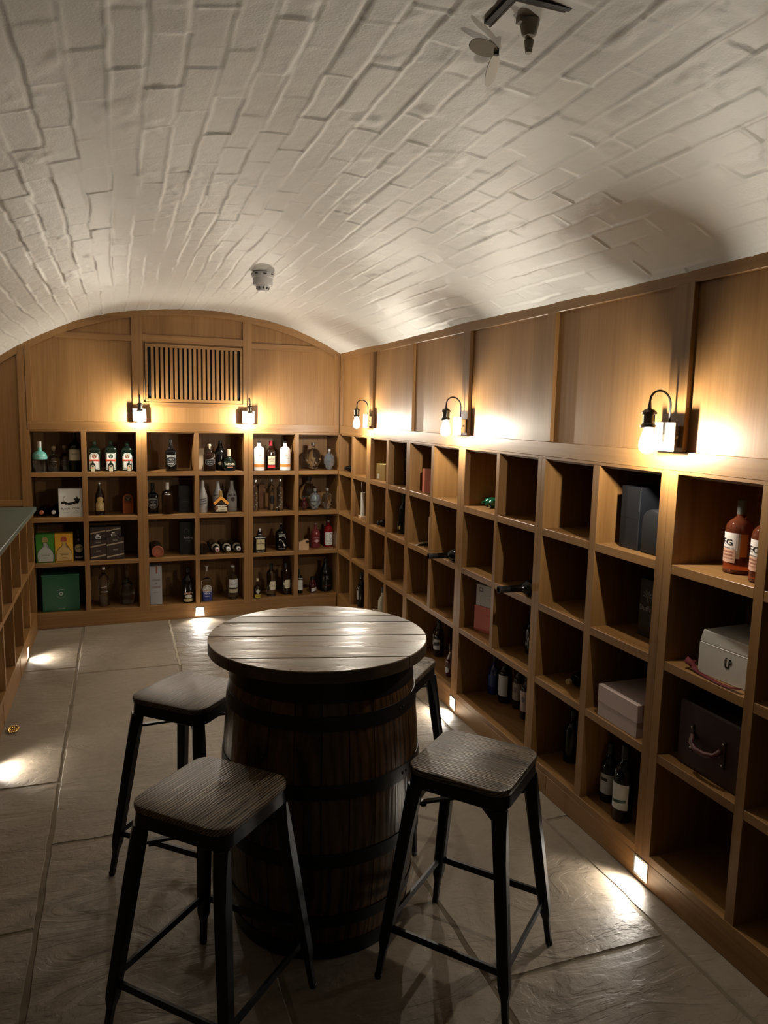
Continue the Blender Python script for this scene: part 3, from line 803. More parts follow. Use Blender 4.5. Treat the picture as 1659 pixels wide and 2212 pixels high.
# ------------------------------------------------------------------ stools
def rsq(s, rc, n=7):
    P = []
    for k, (sx, sy) in enumerate(((1, 1), (-1, 1), (-1, -1), (1, -1))):
        for j in range(n):
            b = PI / 2 * (k + j / (n - 1)); P.append((sx * (s - rc) + rc * math.cos(b), sy * (s - rc) + rc * math.sin(b)))
    return P
def loft(bm, rings):
    R = [[bm.verts.new(p) for p in r] for r in rings]
    n_ = len(R[0])
    for A, Bq in zip(R, R[1:]):
        for k in range(n_): bm.faces.new((A[k], A[(k + 1) % n_], Bq[(k + 1) % n_], Bq[k]))
    bm.faces.new(R[0][::-1]); bm.faces.new(R[-1])
    return bm
SH = 0.634
def make_stool(x, y, a, label, grain=0.0):
    t = thing('bar_stool', label, 'bar stool', (x, y, 0), a, 'bar stools around the barrel')
    s = 0.1495
    prof = [(SH - 0.022, s - 0.006), (SH - 0.019, s - 0.001), (SH - 0.012, s), (SH - 0.006, s), (SH - 0.002, s - 0.0015), (SH, s - 0.006)]
    bm = B(); loft(bm, [[(px, py, z) for px, py in rsq(q, 0.048 - (s - q))] for z, q in prof])
    if grain: bmesh.ops.transform(bm, matrix=Matrix.Rotation(-grain, 4, 'Z'), verts=bm.verts)
    obj('seat', bm, seat_wood, t, rotz=grain, smooth=True, auto=30)
    bm = B(); loft(bm, [[(px, py, z) for px, py in rsq(q, 0.046)] for z, q in ((SH - 0.058, s - 0.004), (SH - 0.056, s - 0.002), (SH - 0.0225, s - 0.004))])
    obj('seat_frame', bm, black_steel, t, smooth=True, auto=40)
    W = 0.1922; T_ = 0.123
    def at(sx, sy, z):
        k = 1 - z / 0.58
        return Vector((sx * (T_ + (W - T_) * k), sy * (T_ + (W - T_) * k), z))
    for sx, sy in ((1, 1), (-1, 1), (-1, -1), (1, -1)):
        bm = B()
        R = []
        for z, hw_ in ((0.006, 0.0085), (0.085, 0.0095), (0.112, 0.0150), (0.125, 0.0158), (0.44, 0.0180), (0.52, 0.0205), (0.5755, 0.0235)):
            c_ = at(sx, sy, z)
            ch = hw_ * (0.30 if z < 0.5 else 0.55 if z < 0.55 else 0.85)
            R.append([(c_.x + px, c_.y + py, z) for px, py in ((hw_, -hw_ + ch), (hw_, hw_ - ch), (hw_ - ch, hw_), (-hw_ + ch, hw_), (-hw_, hw_ - ch), (-hw_, -hw_ + ch), (-hw_ + ch, -hw_), (hw_ - ch, -hw_))])
        loft(bm, R)
        lg = obj('leg', bm, black_steel, t)
        c_ = at(sx, sy, 0.0)
        bm = B(); lathe(bm, [(0.0, 0.0105), (0.010, 0.0110), (0.013, 0.0095)], seg=12, cx=c_.x, cyy=c_.y); obj('rubber_foot', bm, cable_m, lg)
    for (p, q, z) in (((-1, -1), (1, -1), 0.152), ((-1, -1), (-1, 1), 0.152), ((1, 1), (-1, 1), 0.172), ((1, 1), (1, -1), 0.172)):
        bm = B(); A_, B_ = at(*p, z), at(*q, z); d = (B_ - A_).normalized() * 0.012
        bar(bm, A_ + d, B_ - d, 0.008, 0.020); obj('footrest_bar', bm, black_steel, t)
    for p, q, z in (((-1, 1), (1, -1), 0.520), ((-1, -1), (1, 1), 0.528)):
        bm = B(); A_, B_ = at(*p, z), at(*q, z); d = (B_ - A_).normalized() * 0.015
        bar(bm, A_ + d, B_ - d, 0.014, 0.008)
        if z < 0.525:
            for e in (A_ + d * 2.2, B_ - d * 2.2): bar(bm, e - d * 0.5 - Vector((0, 0, 0.007)), e + d * 0.5 - Vector((0, 0, 0.007)), 0.016, 0.007)
        obj('cross_brace', bm, black_steel, t)
    return t
make_stool(0.2051, 1.8085, 0.7832, 'bar stool in the left foreground, nearest the camera, with dark brushed wood seat', 0.0)
make_stool(0.9340, 1.7645, 0.7140, 'bar stool right of the barrel with the palest wood seat', PI / 2)
make_stool(0.2148, 2.5261, -0.7315, 'bar stool behind the left foreground stool, its seat tucked to the barrel\'s left', PI / 2)
make_stool(0.9750, 2.5700, -0.7470, 'bar stool mostly hidden behind the barrel\'s right side', 0.0)

# ------------------------------------------------------------------ bottles, boxes and other things on the shelves
class Surf:
    """front surface of a body: half width from the (z, r) profile, superellipse exponent n, depth ratio dr"""
    def __init__(self, prof, n=2.0, dr=1.0, cy=0.0): self.p, self.n, self.dr, self.cy = prof, n, dr, cy
    def r(self, z):
        for (z0, r0), (z1, r1) in zip(self.p, self.p[1:]):
            if z0 <= z <= z1: return r0 + (r1 - r0) * (z - z0) / max(1e-9, z1 - z0)
        return self.p[-1][1]
    def y(self, x, z):
        a = self.r(z)
        k = min(0.985, abs(x) / a)
        return self.cy - a * self.dr * (1 - k ** self.n) ** (1 / self.n)
class Flat:
    def __init__(self, y): self.yy = y
    def y(self, x, z): return self.yy
LAY = 0.0005
def shape_cols(kind, cx, cz, w_, h_, n_=12):
    """columns (x, zlow, zhigh) of a 2-D shape"""
    out = []
    for i in range(n_ + 1):
        t = i / n_; x = cx - w_ / 2 + w_ * t; u = 2 * t - 1
        if kind == 'rect': lo, hi = -h_ / 2, h_ / 2
        elif kind == 'arch': lo, hi = -h_ / 2, h_ / 2 - w_ * 0.42 * (1 - math.sqrt(max(0, 1 - u * u)))
        elif kind == 'disc': e = math.sqrt(max(0, 1 - u * u)); lo, hi = -h_ / 2 * e, h_ / 2 * e
        elif kind == 'diamond': e = 1 - abs(u); lo, hi = -h_ / 2 * e, h_ / 2 * e
        elif kind == 'shield': lo, hi = -h_ / 2 + h_ * 0.28 * abs(u) ** 1.5, h_ / 2
        elif kind == 'slant': lo, hi = -h_ / 2 + u * w_ * 0.09, h_ / 2 + u * w_ * 0.09
        elif kind == 'round': e = max(0.0, (abs(u) - 0.7) / 0.3); q = 1 - 0.28 * e * e; lo, hi = -h_ / 2 * q, h_ / 2 * q
        out.append((x, cz + lo, cz + hi))
    return out
def deco(parent, sf, kind, cx, cz, w_, h_, mat, layer=1, name='label', nz=3, label=None):
    bm = B(); cols = []
    for x, lo, hi in shape_cols(kind, cx, cz, w_, h_):
        cols.append([bm.verts.new((x, sf.y(x, lo + (hi - lo) * j / nz) - LAY * layer, lo + (hi - lo) * j / nz)) for j in range(nz + 1)])
    for A, Bq in zip(cols, cols[1:]):
        for j in range(nz):
            try: bm.faces.new((A[j], Bq[j], Bq[j + 1], A[j + 1]))
            except ValueError: pass
    o = obj(name, bm, mat, parent)
    if label: o['label'] = label
    return o
TXT = {}
def text_geo(s_):
    if s_ not in TXT:
        cu = bpy.data.curves.new('lettering', 'FONT'); cu.body = s_; cu.size = 1.0; cu.align_x = 'CENTER'; cu.align_y = 'CENTER'
        cu.offset = 0.016; cu.resolution_u = 3; cu.space_line = 0.85
        to = bpy.data.objects.new('lettering', cu); C.objects.link(to)
        dg = bpy.context.evaluated_depsgraph_get()
        me = bpy.data.meshes.new_from_object(to.evaluated_get(dg))
        V = [tuple(v.co)[:2] for v in me.vertices]; F = [tuple(p.vertices) for p in me.polygons]
        bpy.data.objects.remove(to); bpy.data.curves.remove(cu); bpy.data.meshes.remove(me)
        xs_ = [v[0] for v in V] or [0]; ys_ = [v[1] for v in V] or [0]
        cx, cz = (min(xs_) + max(xs_)) / 2, (min(ys_) + max(ys_)) / 2
        wd, hg = max(xs_) - min(xs_) or 1, max(ys_) - min(ys_) or 1
        TXT[s_] = ([((x - cx) / wd, (y - cz) / hg) for x, y in V], F)
    return TXT[s_]
def lettering(parent, sf, s_, cx, cz, w_, h_, mat, layer=2, curve=0.0, name='lettering', bold=True):
    V, F = text_geo(s_)
    bm = B()
    vs = []
    for a, b in V:
        x = cx + a * w_; z = cz + b * h_ - curve * (2 * a) ** 2
        vs.append(bm.verts.new((x, sf.y(x, z) - LAY * layer, z)))
    for f in F:
        try: bm.faces.new([vs[i] for i in f])
        except ValueError: pass
    return obj(name, bm, mat, parent)
def ring_deco(parent, sf, cx, cz, r0, r1, mat, layer=2, name='emblem', a0=0, a1=2 * PI, sq=1.0):
    bm = B(); n_ = 24; R_ = []
    for i in range(n_ + 1):
        a = a0 + (a1 - a0) * i / n_
        pr = []
        for r in (r0, r1):
            x, z = cx + r * math.cos(a), cz + r * math.sin(a) * sq
            pr.append(bm.verts.new((x, sf.y(x, z) - LAY * layer, z)))
        R_.append(pr)
    for A, Bq in zip(R_, R_[1:]): bm.faces.new((A[0], A[1], Bq[1], Bq[0]))
    return obj(name, bm, mat, parent)
def poly_deco(parent, sf, pts, mat, layer=2, name='emblem'):
    bm = B(); vs = [bm.verts.new((x, sf.y(x, z) - LAY * layer, z)) for x, z in pts]
    f = bm.faces.new(vs); bmesh.ops.triangulate(bm, faces=[f])
    return obj(name, bm, mat, parent)

PF = {   # (height fraction, width fraction) of the glass
 'round': [(0, .90), (.015, 1), (.60, 1), (.66, .93), (.71, .72), (.75, .42), (.78, .30), (.93, .27)],
 'square': [(0, .95), (.012, 1), (.60, 1), (.635, .93), (.67, .62), (.72, .40), (.80, .36), (.90, .30), (.93, .30)],
 'jag': [(0, .95), (.015, 1), (.64, 1), (.72, .93), (.79, .70), (.84, .38), (.87, .27), (.93, .27)],
 'wine': [(0, .92), (.012, 1), (.60, 1), (.66, .92), (.71, .66), (.76, .44), (.82, .38), (.93, .36)],
 'squat': [(0, .80), (.02, .86), (.16, .98), (.30, 1), (.46, .86), (.56, .55), (.62, .28), (.70, .21), (.86, .20)],
 'tall': [(0, .92), (.012, 1), (.70, 1), (.76, .85), (.81, .45), (.84, .34), (.93, .32)],
 'slope': [(0, .92), (.012, 1), (.50, 1), (.62, .88), (.72, .60), (.82, .36), (.93, .28)],
 'patron': [(0, .94), (.02, 1), (.42, 1), (.52, .90), (.60, .60), (.66, .34), (.72, .28), (.80, .27)],
 'apoth': [(0, .94), (.02, 1), (.50, 1), (.57, .95), (.62, .80), (.66, .52), (.69, .32), (.74, .27), (.80, .27)],
 'longneck': [(0, .92), (.012, 1), (.50, 1), (.56, .86), (.61, .52), (.66, .43), (.93, .38)],
 'malibu': [(0, .94), (.012, 1), (.46, 1), (.56, .90), (.66, .66), (.76, .44), (.86, .34), (.94, .32)],
 'jar': [(0, .90), (.03, 1), (.62, 1), (.72, .90), (.80, .66), (.84, .60), (.88, .60)],
 'teq': [(0, .95), (.012, 1), (.50, 1), (.58, .90), (.63, .60), (.66, .26), (.86, .20)],
}
def bottle(name, label, frame, h, w_, prof, mat, cap=None, n=2.0, dr=1.0, cap_r=None, cap_z=None, group=None, cat='bottle', rotx=0.0, seg=28, capshape=None):
    (l, r) = frame
    t = thing(name, label, cat, l, r, group, rotx=rotx)
    P = [(a * h, b * w_ / 2) for a, b in PF[prof]]
    bm = B(); lathe(bm, P, n=n, dr=dr, seg=seg)
    obj('body', bm, mat, t, smooth=True, auto=42)
    if cap:
        z0 = cap_z * h if cap_z is not None else P[-1][0] - 0.09 * h
        cr = cap_r or (PF[prof][-1][1] * w_ / 2 * 1.12)
        bm = B()
        if capshape == 'ball': pr = [(z0, cr * .5), (z0 + (h - z0) * .25, cr * .55)] + [(z0 + (h - z0) * (.62 - .38 * math.cos(PI * i / 8)), cr * max(.12, math.sin(PI * i / 8))) for i in range(1, 9)]
        elif capshape == 'flare': pr = [(z0, cr * .55), (z0 + (h - z0) * .55, cr * .6), (z0 + (h - z0) * .7, cr), (h - .001, cr), (h, cr * .8)]
        else: pr = [(z0, cr), (h - 0.002, cr), (h, cr * 0.85)]
        lathe(bm, pr, seg=20); obj('cap', bm, cap, t, smooth=True, auto=42)
    t_s = Surf(P, n, dr)
    return t, t_s
def carton(name, label, frame, w_, d_, h_, mat, cat='box', group=None, turn=0.0, bev=0.0012):
    """box standing with its front face at local y = 0"""
    (l, r) = frame
    t = thing(name, label, cat, l, r + turn, group)
    bm = B(); box(bm, -w_ / 2, w_ / 2, 0, d_, 0, h_, bev=bev)
    obj('body', bm, mat, t)
    return t, Flat(0.0)
def skull(label, frame, h, w_, mat, cap, group=None):
    (l, r) = frame
    t = thing('skull_bottle', label, 'bottle', l, r, 'glass skull bottles')
    bm = B(); nu, nv = 48, 36
    hh = h * 0.80
    G_ = []
    for j in range(nv + 1):
        v = -1 + 2 * j / nv
        z = v
        ring = []
        rad = math.sqrt(max(0.0, 1 - abs(v) ** 2.4)) if v > 0 else math.sqrt(max(0.0, 1 - abs(v) ** 7))
        jaw = 1.0 if v > -0.15 else 1.0 - 0.30 * min(1, (-0.15 - v) / 0.45)
        for i in range(nu):
            a = 2 * PI * i / nu
            cx_, sy_ = math.cos(a), math.sin(a)      # front is -y
            R0 = max(0.02, rad) * jaw
            f = max(0.0, -sy_)
            k = 1.0
            # cheekbones, brow, eye sockets, nose, teeth
            for ex in (-0.42, 0.42):
                d2 = ((cx_ * R0 - ex) / 0.23) ** 2 + ((v + 0.08) / 0.17) ** 2
                k -= 0.22 * math.exp(-d2) * (f > 0.2)
            d2 = ((cx_ * R0) / 0.10) ** 2 + ((v + 0.34) / 0.13) ** 2
            k -= 0.16 * math.exp(-d2) * (f > 0.2)
            k += 0.06 * math.exp(-((v - 0.13) / 0.07) ** 2) * f
            k += 0.09 * math.exp(-((v + 0.33) / 0.10) ** 2) * math.exp(-((abs(cx_) - 0.72) / 0.2) ** 2)
            if v < -0.5 and f > 0.3: k += 0.022 * math.sin(cx_ * 30)
            k -= 0.07 * math.exp(-((v + 0.64) / 0.035) ** 2) * (f > 0.3)
            x = cx_ * R0 * k * w_ / 2 * (0.93 if v < -0.4 else 1); y = sy_ * R0 * k * w_ / 2 * 1.10
            ring.append(bm.verts.new((x, y, hh * (v + 1) / 2)))
        G_.append(ring)
    for A, Bq in zip(G_, G_[1:]):
        for i in range(nu): bm.faces.new((A[i], A[(i + 1) % nu], Bq[(i + 1) % nu], Bq[i]))
    bm.faces.new(G_[0][::-1]); bm.faces.new(G_[-1])
    obj('skull', bm, mat, t, smooth=True)
    bm = B(); lathe(bm, [(hh * 0.975, w_ * 0.13), (hh * 1.03, w_ * 0.12), (h * 0.88, w_ * 0.11)], seg=20); obj('neck', bm, mat, t, smooth=True)
    bm = B(); lathe(bm, [(h * 0.875, w_ * 0.14), (h * 0.995, w_ * 0.145), (h, w_ * 0.12)], seg=20); obj('cap', bm, cap, t, smooth=True, auto=40)
    return t
R1, R2, R3, R4 = 1.1366, 0.8119, 0.4860, 0.1161
cork = pm((0.42, 0.30, 0.17), 0.8)
MW, MC, MB, MG, MS = pm(WHITE), pm(CREAM), pm(BLACK, 0.35), pm(GOLD, 0.35, 0.6), pm(SILVER, 0.3, 0.8)
shrink_black = pm((0.012, 0.012, 0.012), 0.3)

# ---- far wall, top row
t, sf = bottle('spirit_bottle', 'turquoise-shouldered clear bottle at the left end of the far wall\'s top row', FBi(-0.533, 0.07, R1), 0.218, 0.098, 'apoth', g_clear, pm((0.5, 0.5, 0.48), 0.3, 0.6), cap_z=0.80)
tq = pm((0.13, 0.42, 0.37), 0.35)
P = [(z, r_ + 0.0006) for z, r_ in sf.p if z > 0.075]
bm = B(); lathe(bm, [(0.092, sf.r(0.092) + 0.0007)] + [(a * 0.218, b * 0.049 + 0.0007) for a, b in PF['apoth'] if a > 0.43], seg=32, cap=False); obj('painted_shoulder', bm, tq, t, smooth=True)
ring_deco(t, sf, 0, 0.118, 0.003, 0.0045, MW, 3); lettering(t, sf, 'ATLANTIC', 0, 0.103, 0.040, 0.005, MW, 3)
for u, d, h, w_, lb in ((-0.448, 0.15, 0.184, 0.084, 'clear squat bottle with round cork right of the turquoise bottle'), (-0.380, 0.23, 0.186, 0.072, 'dim clear squat bottle behind, left of the cream-labelled bottle')):
    t, sf = bottle('tequila_bottle', lb, FBi(u, d, R1), h, w_, 'patron', g_clear, cork, cap_z=0.76, cap_r=0.016, capshape='ball')
    lettering(t, sf, 'PATRÓN', 0, 0.072, 0.036, 0.008, MS, 2, curve=0.003); ring_deco(t, sf, 0, 0.042, 0.021, 0.0222, MS, 2, sq=0.7)
t, sf = bottle('spirit_bottle', 'tall dark bottle with a wide cream label, top row beside the divider', FBi(-0.304, 0.15, R1), 0.282, 0.090, 'round', g_dark, shrink_black, cap_z=0.84)
deco(t, sf, 'rect', 0, 0.118, 0.082, 0.080, MC, nz=4); deco(t, sf, 'rect', 0, 0.150, 0.070, 0.0015, pm((0.3, 0.22, 0.1)), 2); lettering(t, sf, 'RESERVE', 0, 0.125, 0.040, 0.008, pm((0.2, 0.14, 0.08)), 2)
def stag(t, sf, cx, cz, r_, disc, fg):
    deco(t, sf, 'disc', cx, cz, 2 * r_, 2 * r_, disc, 3, name='emblem')
    for sgn in (-1, 1):
        poly_deco(t, sf, [(cx, cz - r_ * 0.75), (cx + sgn * r_ * 0.18, cz - r_ * 0.15), (cx + sgn * r_ * 0.62, cz + r_ * 0.22), (cx + sgn * r_ * 0.50, cz + r_ * 0.62), (cx + sgn * r_ * 0.36, cz + r_ * 0.30), (cx + sgn * r_ * 0.10, cz + r_ * 0.05), (cx, cz + r_ * 0.10)], fg, 4)
gdk, orng = pm((0.02, 0.07, 0.035)), pm((0.72, 0.09, 0.02))
for u, hh_, kind, disc, fg, lb in ((-0.170, 0.217, 'arch', pm((0.20, 0.09, 0.05)), pm((0.60, 0.45, 0.33)), 'leftmost of three dark green stag-label herb liqueur bottles'),
                         (-0.056, 0.221, 'rect', pm((0.02, 0.05, 0.03)), pm((0.35, 0.5, 0.38)), 'middle stag-label herb liqueur bottle, its label square-topped'),
                         (0.060, 0.215, 'arch', pm((0.20, 0.09, 0.05)), pm((0.60, 0.45, 0.33)), 'rightmost of three dark green stag-label herb liqueur bottles')):
    t, sf = bottle('herb_liqueur_bottle', lb, FBi(u, 0.12, R1), hh_, 0.090, 'jag', g_dark, gdk, n=5, dr=0.62, cap_z=0.90, cap_r=0.015, group='stag-label bottles')
    for k_, (w1, h1, m_) in enumerate(((0.066, 0.124, MW), (0.060, 0.117, gdk), (0.053, 0.110, MW))):
        deco(t, sf, kind, 0, 0.073, w1, h1, m_, 1 + k_ * 0.7)
    stag(t, sf, 0, 0.109, 0.0165, disc, fg)
    deco(t, sf, 'rect', 0, 0.080, 0.069, 0.0135, orng, 4); lettering(t, sf, 'Jägermeister', 0, 0.080, 0.055, 0.008, gdk, 5)
for u, d_, lb in ((-0.180, 0, 'miniature stag-label bottle in front of the leftmost large one'), (-0.056, 0, 'miniature stag-label bottle in front of the middle large one'), (0.072, 0, 'miniature stag-label bottle in front of the rightmost large one')):
    t, sf = bottle('miniature_bottle', lb, FBi(u, 0.04, R1), 0.079, 0.036, 'jag', g_dark, gdk, n=5, dr=0.62, cap_z=0.86, cap_r=0.0065, group='miniature stag-label bottles', seg=20)
    deco(t, sf, 'arch', 0, 0.027, 0.026, 0.046, MC, 1); deco(t, sf, 'disc', 0, 0.0405, 0.012, 0.012, gdk, 2, name='emblem'); deco(t, sf, 'rect', 0, 0.0295, 0.027, 0.005, orng, 2)
def jd_label(t, sf, cz, k=1.0, dim=False):
    wm = pm((0.10, 0.10, 0.10)) if dim else MW
    deco(t, sf, 'shield', 0, cz, 0.066 * k, 0.086 * k, wm, 1); deco(t, sf, 'shield', 0, cz, 0.063 * k, 0.083 * k, MB, 2)
    lettering(t, sf, "JACK DANIEL'S", 0, cz + 0.033 * k, 0.060 * k, 0.011 * k, wm, 3, curve=0.004 * k)
    ring_deco(t, sf, 0, cz + 0.012 * k, 0.0150 * k, 0.0165 * k, wm, 3, sq=0.55); lettering(t, sf, 'No.7', 0, cz + 0.012 * k, 0.016 * k, 0.007 * k, wm, 3)
    lettering(t, sf, 'Tennessee', 0, cz - 0.006 * k, 0.042 * k, 0.008 * k, wm, 3); lettering(t, sf, 'WHISKEY', 0, cz - 0.018 * k, 0.042 * k, 0.007 * k, wm, 3); lettering(t, sf, 'OLD TIME', 0, cz - 0.030 * k, 0.026 * k, 0.004 * k, wm, 3)
t, sf = bottle('whiskey_bottle', 'square black-label whiskey bottle alone in the far wall\'s top row', FBi(0.372, 0.07, R1), 0.241, 0.080, 'square', g_black, shrink_black, n=6, dr=0.98, cap_z=0.80, cap_r=0.0145)
jd_label(t, sf, 0.078)
t, sf = bottle('whiskey_bottle', 'squat square whiskey bottle with outlined black label and pale stopper', FBi(0.656, 0.05, R1), 0.205, 0.088, 'square', g_brown, pm((0.5, 0.43, 0.3), 0.4), n=5, dr=0.9, cap_z=0.80, cap_r=0.014)
deco(t, sf, 'shield', 0, 0.067, 0.070, 0.045, MS, 1); deco(t, sf, 'shield', 0, 0.067, 0.0675, 0.0425, MB, 2); lettering(t, sf, 'Jack Daniel\'s', 0, 0.073, 0.045, 0.010, MS, 3, curve=0.002); lettering(t, sf, 'SINGLE BARREL', 0, 0.060, 0.040, 0.004, MS, 3)
t, sf = carton('carton', 'narrow pale carton half hidden behind the squat square whiskey bottle', FBi(0.612, 0.20, R1), 0.040, 0.06, 0.165, pm((0.5, 0.4, 0.27)))
t, sf = bottle('brandy_bottle', 'tall black bottle with oval medallion behind the round black bottle', FBi(0.749, 0.14, R1), 0.227, 0.100, 'slope', g_black, shrink_black, cap_z=0.76, cap_r=0.014)
deco(t, sf, 'disc', -0.004, 0.055, 0.036, 0.028, pm((0.22, 0.18, 0.10)), 1)
t, sf = bottle('liqueur_bottle', 'round-bellied black bottle with big gold lettering and tall pale stopper', FBi(0.806, 0.05, R1), 0.165, 0.112, 'squat', g_dark, pm((0.5, 0.38, 0.26), 0.5), dr=0.75, cap_z=0.68, cap_r=0.0125)
lettering(t, sf, 'CAZCABEL', 0, 0.054, 0.078, 0.016, pm((0.55, 0.50, 0.36)), 2); deco(t, sf, 'round', 0, 0.030, 0.045, 0.009, pm((0.40, 0.20, 0.12)), 1)
og = pm((0.75, 0.28, 0.05))
wh_gl = pm((0.80, 0.81, 0.83), 0.25)
for u, lb in ((1.040, 'white bottle with orange band, left of the red-capped bottle'), (1.247, 'white bottle with orange band, right of the red-capped bottle')):
    t, sf = bottle('gin_bottle', lb, FBi(u, 0.05, R1), 0.234, 0.082, 'tall', wh_gl, shrink_black, cap_z=0.80, cap_r=0.014, group='white and orange gin bottles', capshape='flare')
    bm = B(); lathe(bm, [(0.030, 0.0414), (0.052, 0.0414)], seg=32, cap=False); obj('orange_band', bm, og, t, smooth=True)
    for a in (-0.5, 0, 0.5): deco(t, sf, 'disc', a * 0.012, 0.1245 + (0.003 if a == 0 else 0), 0.009, 0.008, og, 2, name='emblem')
    deco(t, sf, 'rect', 0, 0.115, 0.0028, 0.014, og, 2, name='emblem'); lettering(t, sf, 'WHITLEY NEILL', 0, 0.098, 0.052, 0.0055, pm((0.35, 0.30, 0.25)), 2)
t, sf = bottle('gin_bottle', 'dark bottle with red cap and white framed label between two white bottles', FBi(1.141, 0.10, R1), 0.233, 0.074, 'round', g_brown, pm((0.55, 0.02, 0.05), 0.35), n=3, cap_z=0.83, cap_r=0.0135)
deco(t, sf, 'rect', 0, 0.078, 0.062, 0.072, MB, 1); deco(t, sf, 'rect', 0, 0.078, 0.056, 0.066, MC, 2); lettering(t, sf, 'BEEFEATER', 0, 0.088, 0.045, 0.007, MB, 3); lettering(t, sf, 'LONDON', 0, 0.073, 0.030, 0.006, MB, 3)
deco(t, sf, 'rect', 0, 0.030, 0.062, 0.020, pm((0.60, 0.03, 0.04)), 2); poly_deco(t, sf, [(-0.004, 0.098), (0.004, 0.098), (0, 0.104)], MB, 3)
skull('large clear glass skull bottle in the far wall\'s top row', FBi(1.498, 0.13, R1), 0.222, 0.128, g_clear, pm((0.22, 0.19, 0.16), 0.3, 0.6))
skull('small iridescent skull bottle right of the large one in the top row', FBi(1.614, 0.06, R1), 0.173, 0.088, g_irid, MS)

# ---- far wall, second row
for u, w_, lb in ((-0.3775, 0.080, 'left one of the two white boxes printed with a leaping black cow'), (-0.2965, 0.080, 'right one of the two white boxes printed with a leaping black cow')):
    t, sf = carton('gift_carton', lb, FBi(u, 0.03, R2), w_, 0.080, 0.204, pm((0.66, 0.66, 0.63), 0.5), group='white cow-print boxes')
    lettering(t, sf, 'BLACK' if u < -0.35 else 'COW', 0.006 if u < -0.35 else -0.006, 0.062, 0.060 if u < -0.35 else 0.046, 0.013, MB, 2)
    lettering(t, sf, 'PURE MILK' if u < -0.35 else 'VODKA', 0.006 if u < -0.35 else -0.008, 0.034, 0.042, 0.008, pm((0.45, 0.45, 0.44)), 2)
    if u < -0.35:
        poly_deco(t, sf, [(0.040, 0.088), (0.040, 0.107), (0.020, 0.104), (0.006, 0.112), (-0.002, 0.114), (-0.025, 0.113), (-0.024, 0.109), (-0.008, 0.108), (-0.012, 0.103), (-0.026, 0.098), (-0.022, 0.095), (-0.004, 0.100), (0.004, 0.094), (0.008, 0.086), (0.012, 0.093), (0.025, 0.088)], MB, 2)
        ring_deco(t, sf, 0.012, 0.130, 0.0195, 0.0225, MB, 2, a0=PI * 0.60, a1=PI * 1.42)
    else:
        poly_deco(t, sf, [(-0.040, 0.088), (-0.028, 0.092), (-0.014, 0.097), (-0.012, 0.090), (-0.006, 0.100), (0.010, 0.096), (0.012, 0.101), (0.002, 0.108), (0.006, 0.118), (0.022, 0.124), (0.024, 0.130), (0.010, 0.136), (0.002, 0.152), (-0.004, 0.138), (-0.020, 0.134), (-0.008, 0.128), (-0.010, 0.118), (-0.024, 0.109), (-0.040, 0.107)], MB, 2)
for u, lb, cc in ((-0.528, 'dark bottle lying on its side with red-tipped neck beside the counter', pm((0.45, 0.12, 0.07))), (-0.448, 'dark bottle lying on its side with white-tipped neck, left of the cow boxes', pm((0.55, 0.52, 0.52)))):
    (l_, r__) = FBi(u, 0.290, R2 + 0.036)
    t, sf = bottle('wine_bottle', lb, (l_, r__ - 0.05), 0.255, 0.070, 'wine', g_black, cc, cap_z=0.90, rotx=PI / 2, group='lying bottles by the cow boxes')
t, sf = bottle('brandy_bottle', 'gold-labelled bottle with oval crest in the second row left part', FBi(-0.141, 0.12, R2), 0.243, 0.068, 'slope', g_brown, MS, cap_z=0.94)
deco(t, sf, 'disc', 0.002, 0.115, 0.046, 0.040, pm((0.50, 0.36, 0.14)), 3); deco(t, sf, 'arch', 0, 0.068, 0.058, 0.075, pm((0.42, 0.31, 0.14)), 1); deco(t, sf, 'disc', 0, 0.070, 0.034, 0.052, pm((0.60, 0.48, 0.22)), 2)
t, sf = carton('gift_carton', 'small orange-brown round-topped box with a dark stag disc, second row', FBi(0.058, 0.14, R2), 0.074, 0.05, 0.112, pm((0.36, 0.085, 0.02), 0.5))
bm = B(); lathe(bm, [(0, 0.036), (0.05, 0.036)], seg=28); bmesh.ops.transform(bm, matrix=Matrix.Translation((0, 0.050, 0.111)) @ Matrix.Rotation(PI / 2, 4, 'X'), verts=bm.verts); obj('rounded_top', bm, pm((0.36, 0.085, 0.02), 0.5), t)
stag(t, Flat(-0.0005), 0, 0.114, 0.024, pm((0.03, 0.02, 0.015)), pm((0.25, 0.2, 0.12))); lettering(t, sf, 'Jägermeister', 0, 0.080, 0.06, 0.009, pm((0.2, 0.04, 0.01)), 2)
t, sf = bottle('whiskey_bottle', 'dim square black-label whiskey bottle left of the white-necked amber bottle', FBi(0.237, 0.14, R2), 0.230, 0.078, 'square', g_black, shrink_black, n=6, dr=0.98, cap_z=0.80, cap_r=0.0145)
jd_label(t, sf, 0.076)
t, sf = bottle('bourbon_bottle', 'amber bottle with a white capsule in the second row under the whiskey', FBi(0.341, 0.06, R2), 0.239, 0.084, 'round', g_brown, pm((0.62, 0.62, 0.6), 0.4), cap_z=0.78, cap_r=0.013)
lettering(t, sf, 'MAKERS', 0, 0.152, 0.040, 0.008, MS, 2)
t, sf = carton('gift_carton', 'black square-sided box with a faint oval label, second row middle', FBi(0.480, 0.13, R2), 0.100, 0.09, 0.206, pm((0.012, 0.012, 0.013), 0.3))
ring_deco(t, sf, 0, 0.082, 0.030, 0.032, pm((0.14, 0.14, 0.14)), 2, sq=0.55); lettering(t, sf, 'JACK DANIEL\'S', 0, 0.082, 0.040, 0.010, pm((0.14, 0.14, 0.14)), 2)
t, sf = bottle('rum_bottle', 'white bottle with a swirling grey label at the left of its compartment', FBi(0.608, 0.10, R2), 0.252, 0.072, 'malibu', pm((0.46, 0.46, 0.45), 0.25), pm((0.50, 0.50, 0.49), 0.3), cap_z=0.84, capshape='ball', cap_r=0.010)
